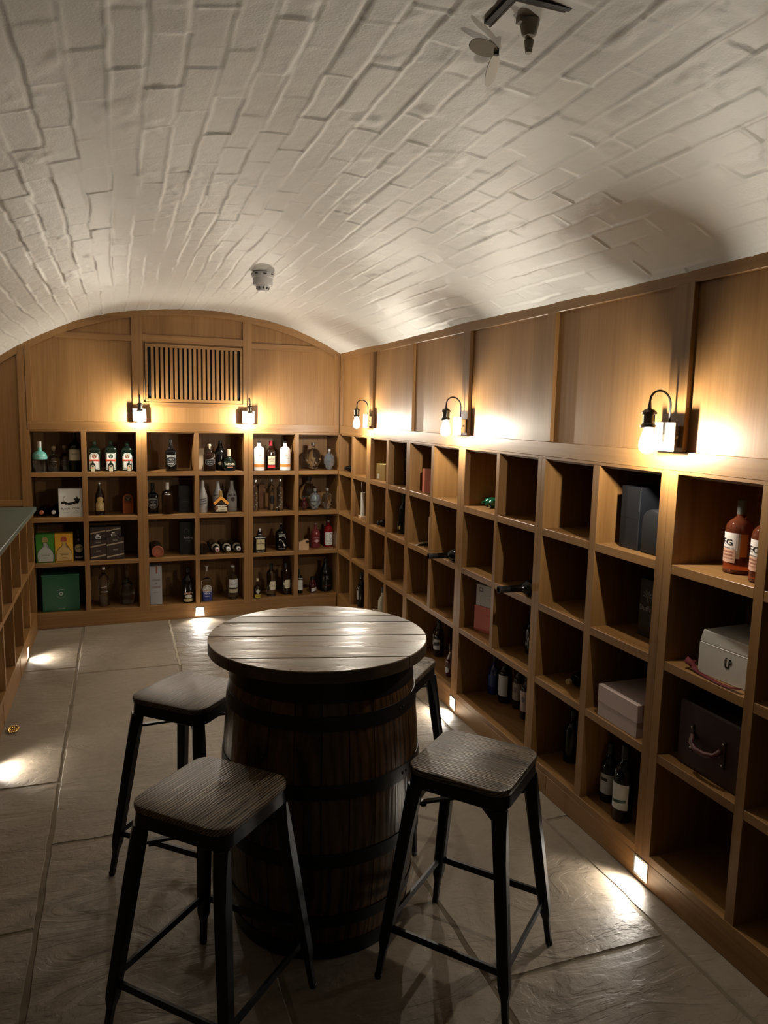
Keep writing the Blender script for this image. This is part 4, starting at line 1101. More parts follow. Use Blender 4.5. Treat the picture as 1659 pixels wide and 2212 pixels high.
deco(t, sf, 'rect', 0, 0.085, 0.064, 0.080, pm((0.35, 0.35, 0.36)), 1)
for k_ in range(3): deco(t, sf, 'slant', 0, 0.070 + 0.018 * k_, 0.055, 0.006, pm((0.06, 0.06, 0.07)), 2)
for u, lb in ((0.730, 'white coconut-liqueur bottle behind the orange-ribboned bottle'), (0.840, 'white coconut-liqueur bottle right of the orange-ribboned bottle')):
    t, sf = bottle('coconut_liqueur_bottle', lb, FBi(u, 0.15, R2), 0.238, 0.082, 'malibu', pm((0.46, 0.46, 0.46), 0.25), pm((0.5, 0.5, 0.5), 0.3), cap_z=0.90, cap_r=0.0135, group='white coconut-liqueur bottles')
    lettering(t, sf, 'MALIBU', 0, 0.130, 0.060, 0.016, MB, 2, curve=0.004); deco(t, sf, 'disc', 0, 0.095, 0.032, 0.036, pm((0.09, 0.06, 0.05)), 2, name='emblem')
t, sf = bottle('brandy_bottle', 'squat dark bottle with an orange ribbon over its shoulders', FBi(0.738, 0.04, R2), 0.171, 0.112, 'squat', g_brown, MG, n=3, dr=0.6, cap_z=0.70, cap_r=0.013)
rib = pm((0.75, 0.33, 0.05), 0.5)
for sg in (-1, 1):
    bm = B(); bar(bm, (0, -0.024, 0.121), (sg * 0.054, -0.030, 0.072), 0.004, 0.020); obj('ribbon', bm, rib, t)
deco(t, sf, 'rect', 0.004, 0.036, 0.084, 0.046, MC, 1); deco(t, sf, 'disc', -0.038, 0.040, 0.026, 0.026, pm((0.16, 0.06, 0.03)), 2, name='emblem'); lettering(t, sf, 'ST-RÉMY', 0.008, 0.046, 0.040, 0.008, pm((0.3, 0.22, 0.12)), 2); lettering(t, sf, 'VSOP', 0.010, 0.028, 0.034, 0.007, MB, 2)
for u, d, h, w_, lb, stf in ((1.018, 0.09, 0.247, 0.044, 'slim clear bottle at the left of its second-row compartment', 0.02), (1.152, 0.12, 0.253, 0.050, 'slim clear bottle with long neck in the middle, dark oval inside', 0), (1.213, 0.08, 0.253, 0.056, 'slim clear bottle with silver cap, right of the long-necked one', 0.02)):
    t, sf = bottle('vodka_bottle', lb, FBi(u, d, R2), h, w_, 'tall', g_clear, MS, cap_z=0.92, cap_r=0.011, group='slim clear bottles')
    if stf:
        for k_ in range(7): deco(t, sf, 'diamond', ((k_ * 37) % 5 - 2) * 0.006, 0.035 + 0.018 * k_, 0.012, 0.012, MS, 2, name='emblem')
    else: deco(t, sf, 'disc', 0, 0.085, 0.034, 0.072, MB, 1)
t, sf = carton('carton', 'narrow amber-brown carton at the back of the slim-bottle compartment', FBi(1.100, 0.24, R2), 0.050, 0.05, 0.195, pm((0.30, 0.13, 0.045)))
t, sf = bottle('miniature_bottle', 'tiny clear bottle standing in front of the slim silver-capped one', FBi(1.176, 0.02, R2), 0.036, 0.018, 'jar', g_clear, MS, cap_z=0.84)
skull('largest glass skull bottle, at the back of the second row', FBi(1.480, 0.20, R2), 0.262, 0.150, g_clear, pm((0.03, 0.03, 0.03), 0.3))
skull('bluish iridescent skull bottle in front of the largest skull', FBi(1.497, 0.06, R2), 0.176, 0.096, g_irid, MS)
skull('small dark red skull bottle left of the bluish one', FBi(1.408, 0.06, R2), 0.098, 0.058, g_maroon, pm((0.2, 0.02, 0.02), 0.4))
skull('clear skull bottle at the right end of the second row', FBi(1.606, 0.08, R2), 0.174, 0.092, g_clear, MS)

# ---- far wall, third row
def patron_box(u, col, cap_c, glass_c, lb):
    t, sf = carton('tequila_carton', lb, FBi(u, 0.02, R3), 0.120, 0.10, 0.206, pm(col, 0.45), group='pictured tequila boxes')
    gm = pm(glass_c)
    poly_deco(t, sf, [(-0.050, 0.006), (0.052, 0.006), (0.055, 0.050), (0.050, 0.080), (0.036, 0.100), (0.014, 0.112), (0.012, 0.145), (-0.012, 0.145), (-0.014, 0.112), (-0.036, 0.100), (-0.050, 0.080), (-0.055, 0.050)], pm((0.05, 0.05, 0.03)), 1, name='picture')
    poly_deco(t, sf, [(-0.047, 0.009), (0.049, 0.009), (0.052, 0.050), (0.047, 0.078), (0.034, 0.097), (0.011, 0.109), (0.010, 0.145), (-0.010, 0.145), (-0.011, 0.109), (-0.034, 0.097), (-0.047, 0.078), (-0.052, 0.050)], gm, 2, name='picture')
    poly_deco(t, sf, [(-0.019, 0.150), (0.019, 0.150), (0.019, 0.172), (0.013, 0.186), (-0.013, 0.186), (-0.019, 0.172)], pm(cap_c), 3, name='picture')
    for z_, w_ in ((0.064, 0.064), (0.022, 0.064)): deco(t, sf, 'rect', 0.002, z_, w_, 0.0015, pm((0.10, 0.10, 0.06)), 3, name='picture')
    lettering(t, sf, 'PATRÓN', 0.002, 0.054, 0.048, 0.010, pm((0.05, 0.05, 0.03)), 3); lettering(t, sf, 'TEQUILA', 0.002, 0.034, 0.036, 0.006, pm((0.05, 0.05, 0.03)), 3)
patron_box(-0.517, (0.045, 0.21, 0.022), (0.30, 0.22, 0.08), (0.42, 0.44, 0.40), 'green box picturing a clear tequila bottle')
patron_box(-0.392, (0.62, 0.33, 0.025), (0.30, 0.06, 0.03), (0.52, 0.36, 0.14), 'yellow box picturing a golden tequila bottle')
t, sf = bottle('liqueur_bottle', 'dark bottle with gold round label right of the yellow box', FBi(-0.295, 0.10, R3), 0.227, 0.072, 'round', g_black, shrink_black, cap_z=0.82)
deco(t, sf, 'disc', 0, 0.088, 0.058, 0.060, pm((0.36, 0.30, 0.18)), 1); deco(t, sf, 'slant', 0, 0.090, 0.050, 0.012, pm((0.16, 0.12, 0.05)), 2); deco(t, sf, 'rect', 0, 0.022, 0.054, 0.016, pm((0.30, 0.30, 0.30)), 1)
def stripe_box(u, d, z, w_, h_, lb, dy=0.10, tw=False):
    t, sf = carton('miniatures_carton', lb, FBi(u, d, z), w_, 0.10, h_, pm((0.035, 0.022, 0.018), 0.45), group='dark boxes with pale slanting stripes')
    st_ = pm((0.36, 0.29, 0.20))
    if tw:
        deco(t, sf, 'slant', 0, 0.055, w_ * 0.97, 0.009, st_, 1, name='stripe'); deco(t, sf, 'rect', 0.002, 0.016, 0.036, 0.018, MW, 1); deco(t, sf, 'rect', -0.001, 0.034, 0.020, 0.008, MW, 1); deco(t, sf, 'rect', 0.002, 0.016, 0.026, 0.008, MB, 2)
    else:
        for z_ in (0.118, 0.030): deco(t, sf, 'slant', 0, z_ * h_ / 0.163, w_ * 0.97, 0.010, st_, 1, name='stripe')
        for z_ in (0.143, 0.074): lettering(t, sf, 'THE BOX', 0, z_ * h_ / 0.163, 0.034, 0.009, pm((0.45, 0.42, 0.38)), 2)
    return t
stripe_box(-0.158, 0.03, R3, 0.112, 0.150, 'lower left one of four dark boxes with slanting stripes')
stripe_box(-0.040, 0.025, R3, 0.122, 0.165, 'lower right one of four dark boxes, slightly taller')
stripe_box(-0.160, 0.045, R3 + 0.1505, 0.106, 0.092, 'upper left dark box with slanting stripe and white tag', tw=True)
stripe_box(-0.052, 0.045, R3 + 0.1655, 0.104, 0.078, 'upper right dark box with slanting stripe and white tag', tw=True)
(l_, r__) = FBi(0.262, 0.02, R3 + 0.0445)
t = thing('whisky_tube', 'round tube lying with its copper-red embossed lid facing out', 'tube', l_, r__, rotx=PI / 2)
bm = B(); lathe(bm, [(-0.26, 0.042), (-0.012, 0.042)], seg=36); obj('tube_body', bm, pm((0.02, 0.015, 0.012), 0.4), t, smooth=True, auto=40)
bm = B(); lathe(bm, [(-0.012, 0.0435), (0.0, 0.0435), (0.001, 0.041), (0.0005, 0.033), (-0.002, 0.032), (-0.002, 0.0)], seg=36, cap=False); obj('lid', bm, pm((0.34, 0.10, 0.055), 0.35, 0.3), t, smooth=True, auto=30)
bm = B()
for i in range(20):
    a = PI * 0.35 + PI * 1.5 * i / 20; a2 = PI * 0.35 + PI * 1.5 * (i + 1) / 20
    v = [bm.verts.new((q * math.cos(b_), q * math.sin(b_), -0.0012)) for b_, q in ((a, 0.011), (a, 0.0145), (a2, 0.0145), (a2, 0.011))]; bm.faces.new(v)
v = [bm.verts.new((x, y, -0.0012)) for x, y in ((0.002, -0.0015), (0.0145, -0.0015), (0.0145, 0.0015), (0.002, 0.0015))]; bm.faces.new(v)
obj('emblem', bm, pm((0.55, 0.25, 0.16), 0.3, 0.3), t)
t, sf = carton('whisky_carton', 'tall black whisky box with pale gothic lettering in the third row', FBi(0.484, 0.10, R3), 0.104, 0.10, 0.252, pm((0.008, 0.009, 0.010), 0.35))
lettering(t, sf, 'Ardbeg', 0.012, 0.128, 0.070, 0.022, pm((0.42, 0.42, 0.42)), 2); lettering(t, sf, 'ISLAY SINGLE MALT', 0.014, 0.107, 0.046, 0.005, pm((0.25, 0.25, 0.25)), 2); lettering(t, sf, 'TEN', 0.014, 0.098, 0.014, 0.005, pm((0.25, 0.25, 0.25)), 2)
ring_deco(t, sf, -0.002, 0.178, 0.018, 0.0205, pm((0.09, 0.10, 0.10)), 2)
for k_, (u, lb, cc, gl, cdot) in enumerate(((0.612, 'lying wine bottle with brown label, its base end to the left', None, g_brown, None), (0.700, 'lying wine bottle with white capsule and burgundy centre', (0.62, 0.60, 0.60), g_dark, (0.25, 0.01, 0.08)),
                                   (0.786, 'lying wine bottle with plain white capsule, middle of three', (0.66, 0.66, 0.64), g_dark, (0.45, 0.50, 0.48)), (0.866, 'lying wine bottle with white capsule and dark bird mark', (0.60, 0.60, 0.60), g_black, (0.05, 0.05, 0.06)))):
    fr_ = FBi(u, 0.325 if cc else 0.06, R3 + (0.0375 if cc else 0.0405))
    if cc:
        t, sf = bottle('wine_bottle', lb, fr_, 0.300, 0.074, 'wine', gl, pm(cc, 0.35), cap_z=0.86, cap_r=0.0165, rotx=PI / 2, group='lying wine bottles on the far wall')
        bm = B(); lathe(bm, [(0.3002, 0.0085), (0.3008, 0.0085)], seg=16); obj('capsule_mark', bm, pm(cdot), t)
        bm = B(); lathe(bm, [(0.205, 0.0335), (0.224, 0.0225)], seg=28, cap=False); obj('neck_label', bm, pm((0.42, 0.38, 0.30)), t, smooth=True)
    else:
        t, sf = bottle('wine_bottle', lb, fr_, 0.26, 0.080, 'wine', gl, None, rotx=-PI / 2, group='lying wine bottles on the far wall')
        bm = B(); lathe(bm, [(0.05, 0.0406), (0.15, 0.0406)], seg=28, cap=False); obj('label', bm, pm((0.30, 0.15, 0.05)), t, smooth=True)
t, sf = bottle('amaretto_bottle', 'square-shouldered black bottle with a large gold label, third row', FBi(1.043, 0.045, R3), 0.190, 0.094, 'square', g_black, pm((0.5, 0.5, 0.48), 0.3, 0.5), n=7, dr=0.7, cap_z=0.82, cap_r=0.011)
deco(t, sf, 'rect', 0, 0.066, 0.066, 0.082, pm((0.50, 0.44, 0.26), 0.4), 1); deco(t, sf, 'rect', 0, 0.072, 0.056, 0.0060, pm((0.12, 0.09, 0.04)), 2); ring_deco(t, sf, 0, 0.089, 0.004, 0.007, pm((0.2, 0.14, 0.06)), 2)
lettering(t, sf, 'SARONNO', 0, 0.121, 0.080, 0.006, MW, 2); lettering(t, sf, 'ORIGINALE', 0, 0.014, 0.052, 0.006, MW, 2)
t, sf = bottle('rum_bottle', 'black bottle marked with a large silver cross of two feathers', FBi(1.227, 0.10, R3), 0.223, 0.094, 'round', g_black, MS, dr=0.9, cap_z=0.86, cap_r=0.010, capshape='ball')
lettering(t, sf, 'HUNDRED', 0, 0.129, 0.052, 0.012, pm((0.5, 0.5, 0.5)), 2); lettering(t, sf, 'BATTLE', 0, 0.115, 0.052, 0.012, pm((0.5, 0.5, 0.5)), 2)
poly_deco(t, sf, [(-0.034, 0.034), (-0.022, 0.032), (0.006, 0.070), (0.032, 0.098), (0.033, 0.112), (0.018, 0.102), (-0.006, 0.075)], pm((0.55, 0.55, 0.56)), 2)
poly_deco(t, sf, [(0.030, 0.034), (0.018, 0.032), (-0.008, 0.066), (-0.026, 0.086), (-0.022, 0.096), (-0.012, 0.094), (0.008, 0.070)], pm((0.55, 0.55, 0.56)), 3)
lettering(t, sf, 'SPICED RUM', 0, 0.018, 0.050, 0.006, pm((0.4, 0.4, 0.4)), 2)
(l_, r__) = FBi(1.400, 0.02, R3)
t = thing('wooden_stand', 'small pale wooden slant-topped block with a dark round knob', 'wooden block', l_, r__)
bm = B(); prism(bm, [(-0.044, 0), (0.042, 0), (0.042, 0.082), (0.034, 0.090), (0.018, 0.088), (-0.044, 0.062)], 0, 0.04, bev=0.003); obj('body', bm, pale_wood, t)
bm = B(); lathe(bm, [(0, 0.013), (0.008, 0.012), (0.010, 0.008)], seg=20); bmesh.ops.transform(bm, matrix=Matrix.Translation((0.028, 0.0, 0.072)) @ Matrix.Rotation(PI / 2, 4, 'X'), verts=bm.verts); obj('knob', bm, pm((0.02, 0.015, 0.012), 0.4), t, smooth=True, auto=40)
t, sf = bottle('gin_bottle', 'pink-red bottle with silver diamond emblem behind the wooden block', FBi(1.520, 0.12, R3), 0.207, 0.078, 'round', g_pink, MS, cap_z=0.82, cap_r=0.013, capshape='flare')
deco(t, sf, 'diamond', 0.002, 0.062, 0.050, 0.030, pm((0.55, 0.35, 0.36)), 2, name='emblem'); deco(t, sf, 'diamond', 0, 0.125, 0.016, 0.022, pm((0.5, 0.3, 0.3)), 2, name='emblem'); lettering(t, sf, 'EDINBURGH', 0, 0.088, 0.042, 0.006, pm((0.5, 0.3, 0.3)), 2)
t, sf = bottle('gin_bottle', 'red bottle with a white label and big black letter D', FBi(1.636, 0.14, R3), 0.223, 0.074, 'tall', g_red, MS, cap_z=0.84, cap_r=0.013, capshape='flare')
deco(t, sf, 'rect', 0, 0.072, 0.064, 0.110, MW, 1, nz=4); ring_deco(t, sf, 0.004, 0.092, 0.020, 0.0235, MB, 2, a0=-PI * 0.5, a1=PI * 0.5, sq=1.2); deco(t, sf, 'rect', 0.002, 0.092, 0.003, 0.050, MB, 2, name='lettering')
lettering(t, sf, 'PINK', -0.018, 0.098, 0.014, 0.008, MB, 2); lettering(t, sf, 'DISTILLED GIN', 0, 0.052, 0.048, 0.007, MB, 2); lettering(t, sf, '70cl', 0, 0.032, 0.020, 0.006, MB, 2)

# ---- far wall, bottom row
t, sf = carton('gift_carton', 'large dark green box with a silver sunburst mark, bottom row', FBi(-0.425, 0.05, R4), 0.250, 0.22, 0.262, pm((0.006, 0.095, 0.040), 0.35))
bm = B(); box(bm, -0.127, 0.127, -0.0015, 0.222, 0.2625, 0.272, bev=0.001); obj('lid', bm, pm((0.02, 0.12, 0.06), 0.35), t)
ring_deco(t, sf, 0, 0.130, 0.031, 0.0318, MS, 2, a0=PI * 1.1, a1=PI * 1.9); ring_deco(t, sf, 0, 0.130, 0.008, 0.013, MS, 2); lettering(t, sf, 'SINGLE MALT', 0, 0.160, 0.048, 0.006, MS, 2, curve=0.004); lettering(t, sf, 'SCOTCH WHISKY', 0, 0.018, 0.050, 0.005, MS, 2)
t, sf = bottle('vodka_bottle', 'tall clear frosted bottle left in the far wall\'s dark bottom compartment', FBi(-0.131, 0.12, R4), 0.300, 0.076, 'tall', g_clear, MS, cap_z=0.93)
lettering(t, sf, 'GREY GOOSE', 0, 0.115, 0.058, 0.008, MS, 2); deco(t, sf, 'slant', 0, 0.150, 0.040, 0.004, MS, 2)
t, sf = bottle('decanter', 'round-bodied clear decanter beside the tall clear frosted bottle', FBi(0.036, 0.14, R4), 0.300, 0.112, 'squat', g_clear, g_clear, cap_z=0.86, cap_r=0.016, capshape='ball')
t, sf = carton('whisky_carton', 'tall grey-white carton at the left of the bottom row\'s third compartment', FBi(0.245, 0.04, R4), 0.088, 0.088, 0.300, pm((0.30, 0.31, 0.33), 0.5))
deco(t, sf, 'rect', 0.006, 0.270, 0.012, 0.058, pm((0.22, 0.07, 0.05)), 1); lettering(t, sf, 'GLENLIVET', 0, 0.192, 0.064, 0.012, pm((0.10, 0.08, 0.08)), 2, curve=0.003); lettering(t, sf, 'FOUNDERS', 0, 0.142, 0.064, 0.008, pm((0.22, 0.10, 0.08)), 2); lettering(t, sf, 'RESERVE', 0, 0.132, 0.060, 0.008, pm((0.22, 0.10, 0.08)), 2); ring_deco(t, sf, 0, 0.165, 0.003, 0.006, pm((0.10, 0.08, 0.08)), 2); lettering(t, sf, 'SINGLE MALT', 0, 0.094, 0.034, 0.005, pm((0.10, 0.08, 0.08)), 2)
t, sf = bottle('cream_liqueur_bottle', 'dark cream liqueur bottle with arched lettering over an oval landscape label', FBi(0.484, 0.06, R4), 0.273, 0.084, 'wine', g_black, MB, cap_z=0.86)
lettering(t, sf, 'BAILEYS', 0, 0.078, 0.064, 0.014, pm((0.55, 0.30, 0.18)), 2, curve=0.006); deco(t, sf, 'disc', 0, 0.052, 0.056, 0.028, pm((0.40, 0.40, 0.30)), 2); deco(t, sf, 'round', 0, 0.022, 0.066, 0.022, pm((0.42, 0.33, 0.16)), 2)
t, sf = bottle('tequila_bottle', 'clear and blue-labelled bottle with tall glass stopper, above the skirting light', FBi(0.628, 0.06, R4), 0.276, 0.084, 'teq', g_clear, pm((0.5, 0.5, 0.5), 0.2, 0.3), n=4, dr=0.7, cap_z=0.85, cap_r=0.013, capshape='flare')
deco(t, sf, 'rect', 0, 0.044, 0.080, 0.076, pm((0.02, 0.03, 0.17)), 1); deco(t, sf, 'arch', 0, 0.108, 0.072, 0.044, pm((0.38, 0.38, 0.36)), 1); ring_deco(t, sf, 0, 0.094, 0.025, 0.028, MB, 2, a0=0.2, a1=PI - 0.2); lettering(t, sf, 'CAMPO', 0, 0.078, 0.062, 0.011, MW, 2); lettering(t, sf, 'AZUL', 0, 0.062, 0.048, 0.011, MW, 2); lettering(t, sf, 'BLANCO', 0, 0.040, 0.034, 0.006, MW, 2)
t, sf = bottle('spirit_bottle', 'clear bottle with a white label above a narrow pale band, bottom row', FBi(0.834, 0.07, R4), 0.271, 0.076, 'wine', g_clear, MS, cap_z=0.94)
deco(t, sf, 'rect', 0, 0.128, 0.068, 0.066, pm((0.52, 0.52, 0.54)), 1, nz=4); deco(t, sf, 'rect', 0, 0.068, 0.068, 0.028, pm((0.36, 0.33, 0.22)), 1); deco(t, sf, 'disc', 0.004, 0.150, 0.010, 0.010, MB, 2, name='emblem'); lettering(t, sf, 'BLANCHE', 0, 0.122, 0.044, 0.008, MB, 2)
t, sf = bottle('miniature_bottle', 'small dark bottle with yellow label band, bottom row by the pillar', FBi(1.022, 0.03, R4), 0.159, 0.056, 'teq', g_brown, pm((0.5, 0.42, 0.28), 0.5), cap_z=0.86, cap_r=0.011)
deco(t, sf, 'rect', 0, 0.020, 0.050, 0.026, pm((0.50, 0.38, 0.05)), 1); lettering(t, sf, 'CHASE', 0, 0.020, 0.034, 0.010, MB, 2); deco(t, sf, 'diamond', 0, 0.058, 0.034, 0.044, pm((0.42, 0.42, 0.36)), 1, name='emblem')
for u, d, gl, lb in ((1.144, 0.08, g_clear, 'clear bottle with black capsule and round cream label'), (1.269, 0.10, g_dark, 'dark-necked bottle with round cream label beside the divider')):
    t, sf = bottle('gin_bottle', lb, FBi(u, d, R4), 0.262, 0.074, 'tall', g_clear if gl is g_clear else g_brown, shrink_black, cap_z=0.80, cap_r=0.014, group='round cream-labelled bottles')
    deco(t, sf, 'round', 0.006, 0.088, 0.050, 0.070, MC, 1, nz=4); deco(t, sf, 'rect', 0.006, 0.086, 0.062, 0.014, MC, 2); lettering(t, sf, 'HENDRICKS', 0.006, 0.086, 0.042, 0.005, pm((0.3, 0.25, 0.15)), 3)
t, sf = bottle('spirit_bottle', 'bottle with white label half hidden behind the last divider', FBi(1.383, 0.10, R4), 0.200, 0.055, 'round', g_dark, shrink_black, cap_z=0.85)
deco(t, sf, 'rect', 0, 0.078, 0.050, 0.100, MW, 1, nz=4)
t, sf = bottle('jam_jar', 'small dark stout jar bottle with white strip label, bottom row', FBi(1.495, 0.10, R4), 0.128, 0.062, 'jar', g_maroon, MB, cap_z=0.84, cat='jar')
deco(t, sf, 'slant', 0.006, 0.026, 0.046, 0.028, pm((0.6, 0.6, 0.6)), 1)
t, sf = bottle('magnum_bottle', 'big black sloping bottle at the right end of the bottom row', FBi(1.612, 0.13, R4), 0.272, 0.110, 'slope', g_black, shrink_black, cap_z=0.80, cap_r=0.017)
lettering(t, sf, 'SK', 0.004, 0.118, 0.028, 0.030, pm((0.12, 0.12, 0.12)), 2); deco(t, sf, 'slant', 0, 0.048, 0.064, 0.008, pm((0.06, 0.01, 0.01)), 1)

# ---- right-hand wall
(l_, r__) = FR(5.585, 0.10, R1 + 0.024)
bottle('miniature_bottle', 'tiny dark bottle lying in the corner compartment, top row', (l_, r__ - 0.5), 0.085, 0.046, 'jar', g_black, MB, cap_z=0.84, rotx=PI / 2)
(l_, r__) = FR(5.215, 0.045, R2)
t = thing('drinking_straw_tube', 'polished steel tube with slanting straw on a pale wooden base', 'steel tube', l_, r__)
bm = B(); box(bm, -0.034, 0.030, -0.020, 0.020, 0.0, 0.020, bev=0.002); obj('base', bm, pale_wood, t)
bm = B(); lathe(bm, [(0.020, 0.0165), (0.198, 0.0165), (0.198, 0.0150), (0.19, 0.0150)], seg=24, cx=0.010); obj('tube', bm, satin, t, smooth=True, auto=40)
bm = B(); tube(bm, [(0.006, 0, 0.12), (-0.006, 0.0, 0.20), (-0.034, 0.0, 0.285)], 0.002, 8); obj('straw', bm, satin, t, smooth=True)
t, sf = carton('gift_carton', 'gold box with a small white tag in the right-hand wall\'s top row', FR(4.815, 0.045, R1), 0.082, 0.080, 0.116, pm((0.30, 0.20, 0.07), 0.35, 0.3), turn=0.55)
deco(t, sf, 'rect', -0.024, 0.030, 0.022, 0.032, pm((0.5, 0.47, 0.38)), 1)
t, sf = carton('display_case', 'black glossy case outlined with pale grid lines, top row', FR(4.44, 0.10, R1), 0.150, 0.150, 0.262, pm((0.01, 0.01, 0.012), 0.2))
for k_ in range(3): deco(t, sf, 'rect', 0, 0.085 + 0.085 * k_, 0.140, 0.0015, pm((0.25, 0.25, 0.25)), 1, name='line')
for k_ in range(2): deco(t, sf, 'rect', -0.035 + 0.07 * k_, 0.130, 0.0015, 0.25, pm((0.25, 0.25, 0.25)), 1, name='line')
t, sf = carton('book_box', 'salmon-pink slim box standing in the right-hand wall\'s top row', FR(4.045, 0.065, R1), 0.075, 0.105, 0.142, pm((0.52, 0.16, 0.10), 0.5), turn=0.45)
lettering(t, sf, 'THE GIN BOX', -0.004, 0.080, 0.034, 0.006, pm((0.62, 0.3, 0.22)), 2)
for y_, lb in ((3.375, 'green miniature bottle lying farther left in the top row'), (3.318, 'green miniature bottle lying nearer the divider in the top row')):
    (l_, r__) = FR(y_, 0.175 if y_ > 3.35 else 0.165, R1 + 0.024)
    bottle('miniature_bottle', lb, (l_, r__ + 0.35), 0.110, 0.044, 'round', g_green, g_green, cap_z=0.86, rotx=PI / 2, group='lying green miniatures')
t, sf = carton('small_box', 'tiny black box with white tag at the back of the top row', FR(2.66 - 0.16, 0.17, R1), 0.095, 0.06, 0.032, pm((0.012, 0.012, 0.012), 0.3))
deco(t, sf, 'rect', -0.044, 0.018, 0.006, 0.018, MW, 1)
t, sf = carton('presentation_box', 'tall matt black two-part box below the nearest lamp', FR(2.155, 0.05, R1), 0.104, 0.125, 0.225, pm((0.009, 0.010, 0.013), 0.45))
deco(t, sf, 'rect', 0, 0.112, 0.103, 0.0012, pm((0.003, 0.003, 0.003)), 1, name='seam'); deco(t, sf, 'rect', 0.050, 0.112, 0.0012, 0.222, pm((0.07, 0.075, 0.08)), 1, name='edge')
(l_, r__) = FR(2.035, 0.045, R1)
t = thing('dark_pouch', 'rounded black fabric case leaning beside the tall black box', 'case', l_, r__)
bm = B(); prism(bm, [(-0.050, 0)] + [(0.003 + 0.053 * math.cos(a), 0.112 + 0.046 * math.sin(a)) for a in np.linspace(PI, 0, 13)] + [(0.056, 0)], 0.0, 0.12, bev=0.006)
obj('body', bm, pm((0.007, 0.0075, 0.009), 0.7), t, smooth=True, auto=50)
def eg(y_, d, lb, tn):
    (l_, r__) = FR(y_, d, R1)
    t, sf = bottle('gin_liqueur_bottle', lb, (l_, r__ + tn), 0.228, 0.082, 'round', g_rose, None, group='pale-labelled rose bottles')
    bm = B(); lathe(bm, [(0.183, 0.0125), (0.226, 0.0130), (0.228, 0.011)], seg=20); obj('cap', bm, pm((0.10, 0.10, 0.09), 0.5), t, smooth=True, auto=40)
    deco(t, sf, 'rect', -0.006, 0.088, 0.066, 0.078, pm((0.66, 0.60, 0.56)), 1, nz=4); deco(t, sf, 'rect', -0.011, 0.056, 0.056, 0.042, pm((0.60, 0.36, 0.26)), 2)
    lettering(t, sf, 'EG', -0.012, 0.098, 0.038, 0.019, MB, 3); lettering(t, sf, 'EDINBURGH GIN', -0.010, 0.080, 0.044, 0.004, MB, 3)
    lettering(t, sf, 'RHUBARB', -0.011, 0.068, 0.044, 0.006, pm((0.35, 0.12, 0.08)), 3); lettering(t, sf, '& GINGER', -0.011, 0.058, 0.044, 0.006, pm((0.35, 0.12, 0.08)), 3); lettering(t, sf, 'GIN LIQUEUR', -0.011, 0.048, 0.044, 0.005, pm((0.35, 0.12, 0.08)), 3)
    deco(t, Surf([(z, r_ * 1.0) for z, r_ in sf.p]), 'rect', 0.033, 0.090, 0.012, 0.070, pm((0.60, 0.18, 0.03)), 1, name='side_label')
eg(1.722, 0.118, 'rose-coloured gin liqueur bottle with pale two-letter label, fully in view', 0.16)
eg(1.590, 0.085, 'second rose gin liqueur bottle half hidden by the divider', 0.16)
(l_, r__) = FR(4.80, 0.12, R2 + 0.026)
bottle('miniature_bottle', 'small dark bottle lying with its glossy end out, second row', (l_, r__), 0.10, 0.050, 'jar', g_black, MB, cap_z=0.84, rotx=PI / 2)
t, sf = bottle('wine_bottle', 'dark green wine bottle with small white and gold labels, second row', FR(4.505, 0.10, R2), 0.264, 0.072, 'wine', g_dark, pm((0.02, 0.05, 0.03), 0.3), cap_z=0.80, cap_r=0.0150)
deco(t, sf, 'rect', -0.014, 0.050, 0.026, 0.050, pm((0.5, 0.5, 0.48)), 1); deco(t, sf, 'disc', 0.016, 0.040, 0.014, 0.026, pm((0.55, 0.42, 0.08)), 1, name='emblem')
(l_, r__) = FR(3.957, 0.05, R2)
t = thing('wooden_plank', 'thin pale wooden plank standing on end in the second row', 'plank', l_, r__)
bm = B(); box(bm, -0.009, 0.009, 0.0, 0.10, 0.0, 0.188, bev=0.001); obj('board', bm, wood('pale_pine', (0.42, 0.28, 0.14), (0.60, 0.44, 0.25), 'z', rough=0.6), t)
for k_, (dx, rz) in enumerate(((0.0, 0.15),)):
    (l_, r__) = FR(4.050 - dx, 0.085, R2 + 0.0008 + 0.0034 * k_)
    bm = B(); vv = []
    for i in range(7):
        x = -0.038 + 0.076 * i / 6
        zz = 0.045 * ((i / 6) ** 2) * (0.6 + 0.25 * k_)
        vv.append([bm.verts.new((x, -0.07, zz)), bm.verts.new((x, 0.06, zz + 0.001)), bm.verts.new((x, -0.07, zz + 0.0006)), bm.verts.new((x, 0.06, zz + 0.0016))])
    for A, Bq in zip(vv, vv[1:]):
        bm.faces.new((A[0], Bq[0], Bq[1], A[1])); bm.faces.new((A[2], A[3], Bq[3], Bq[2])); bm.faces.new((A[0], A[2], Bq[2], Bq[0])); bm.faces.new((A[1], Bq[1], Bq[3], A[3]))
    bm.faces.new((vv[0][0], vv[0][1], vv[0][3], vv[0][2])); bm.faces.new((vv[-1][0], vv[-1][2], vv[-1][3], vv[-1][1]))
    o = obj('letter', bm, pm((0.55, 0.53, 0.50), 0.7), loc=l_, rotz=r__ + rz)
    tag(o, 'curled white letter lying beside the upright wooden plank', 'paper')
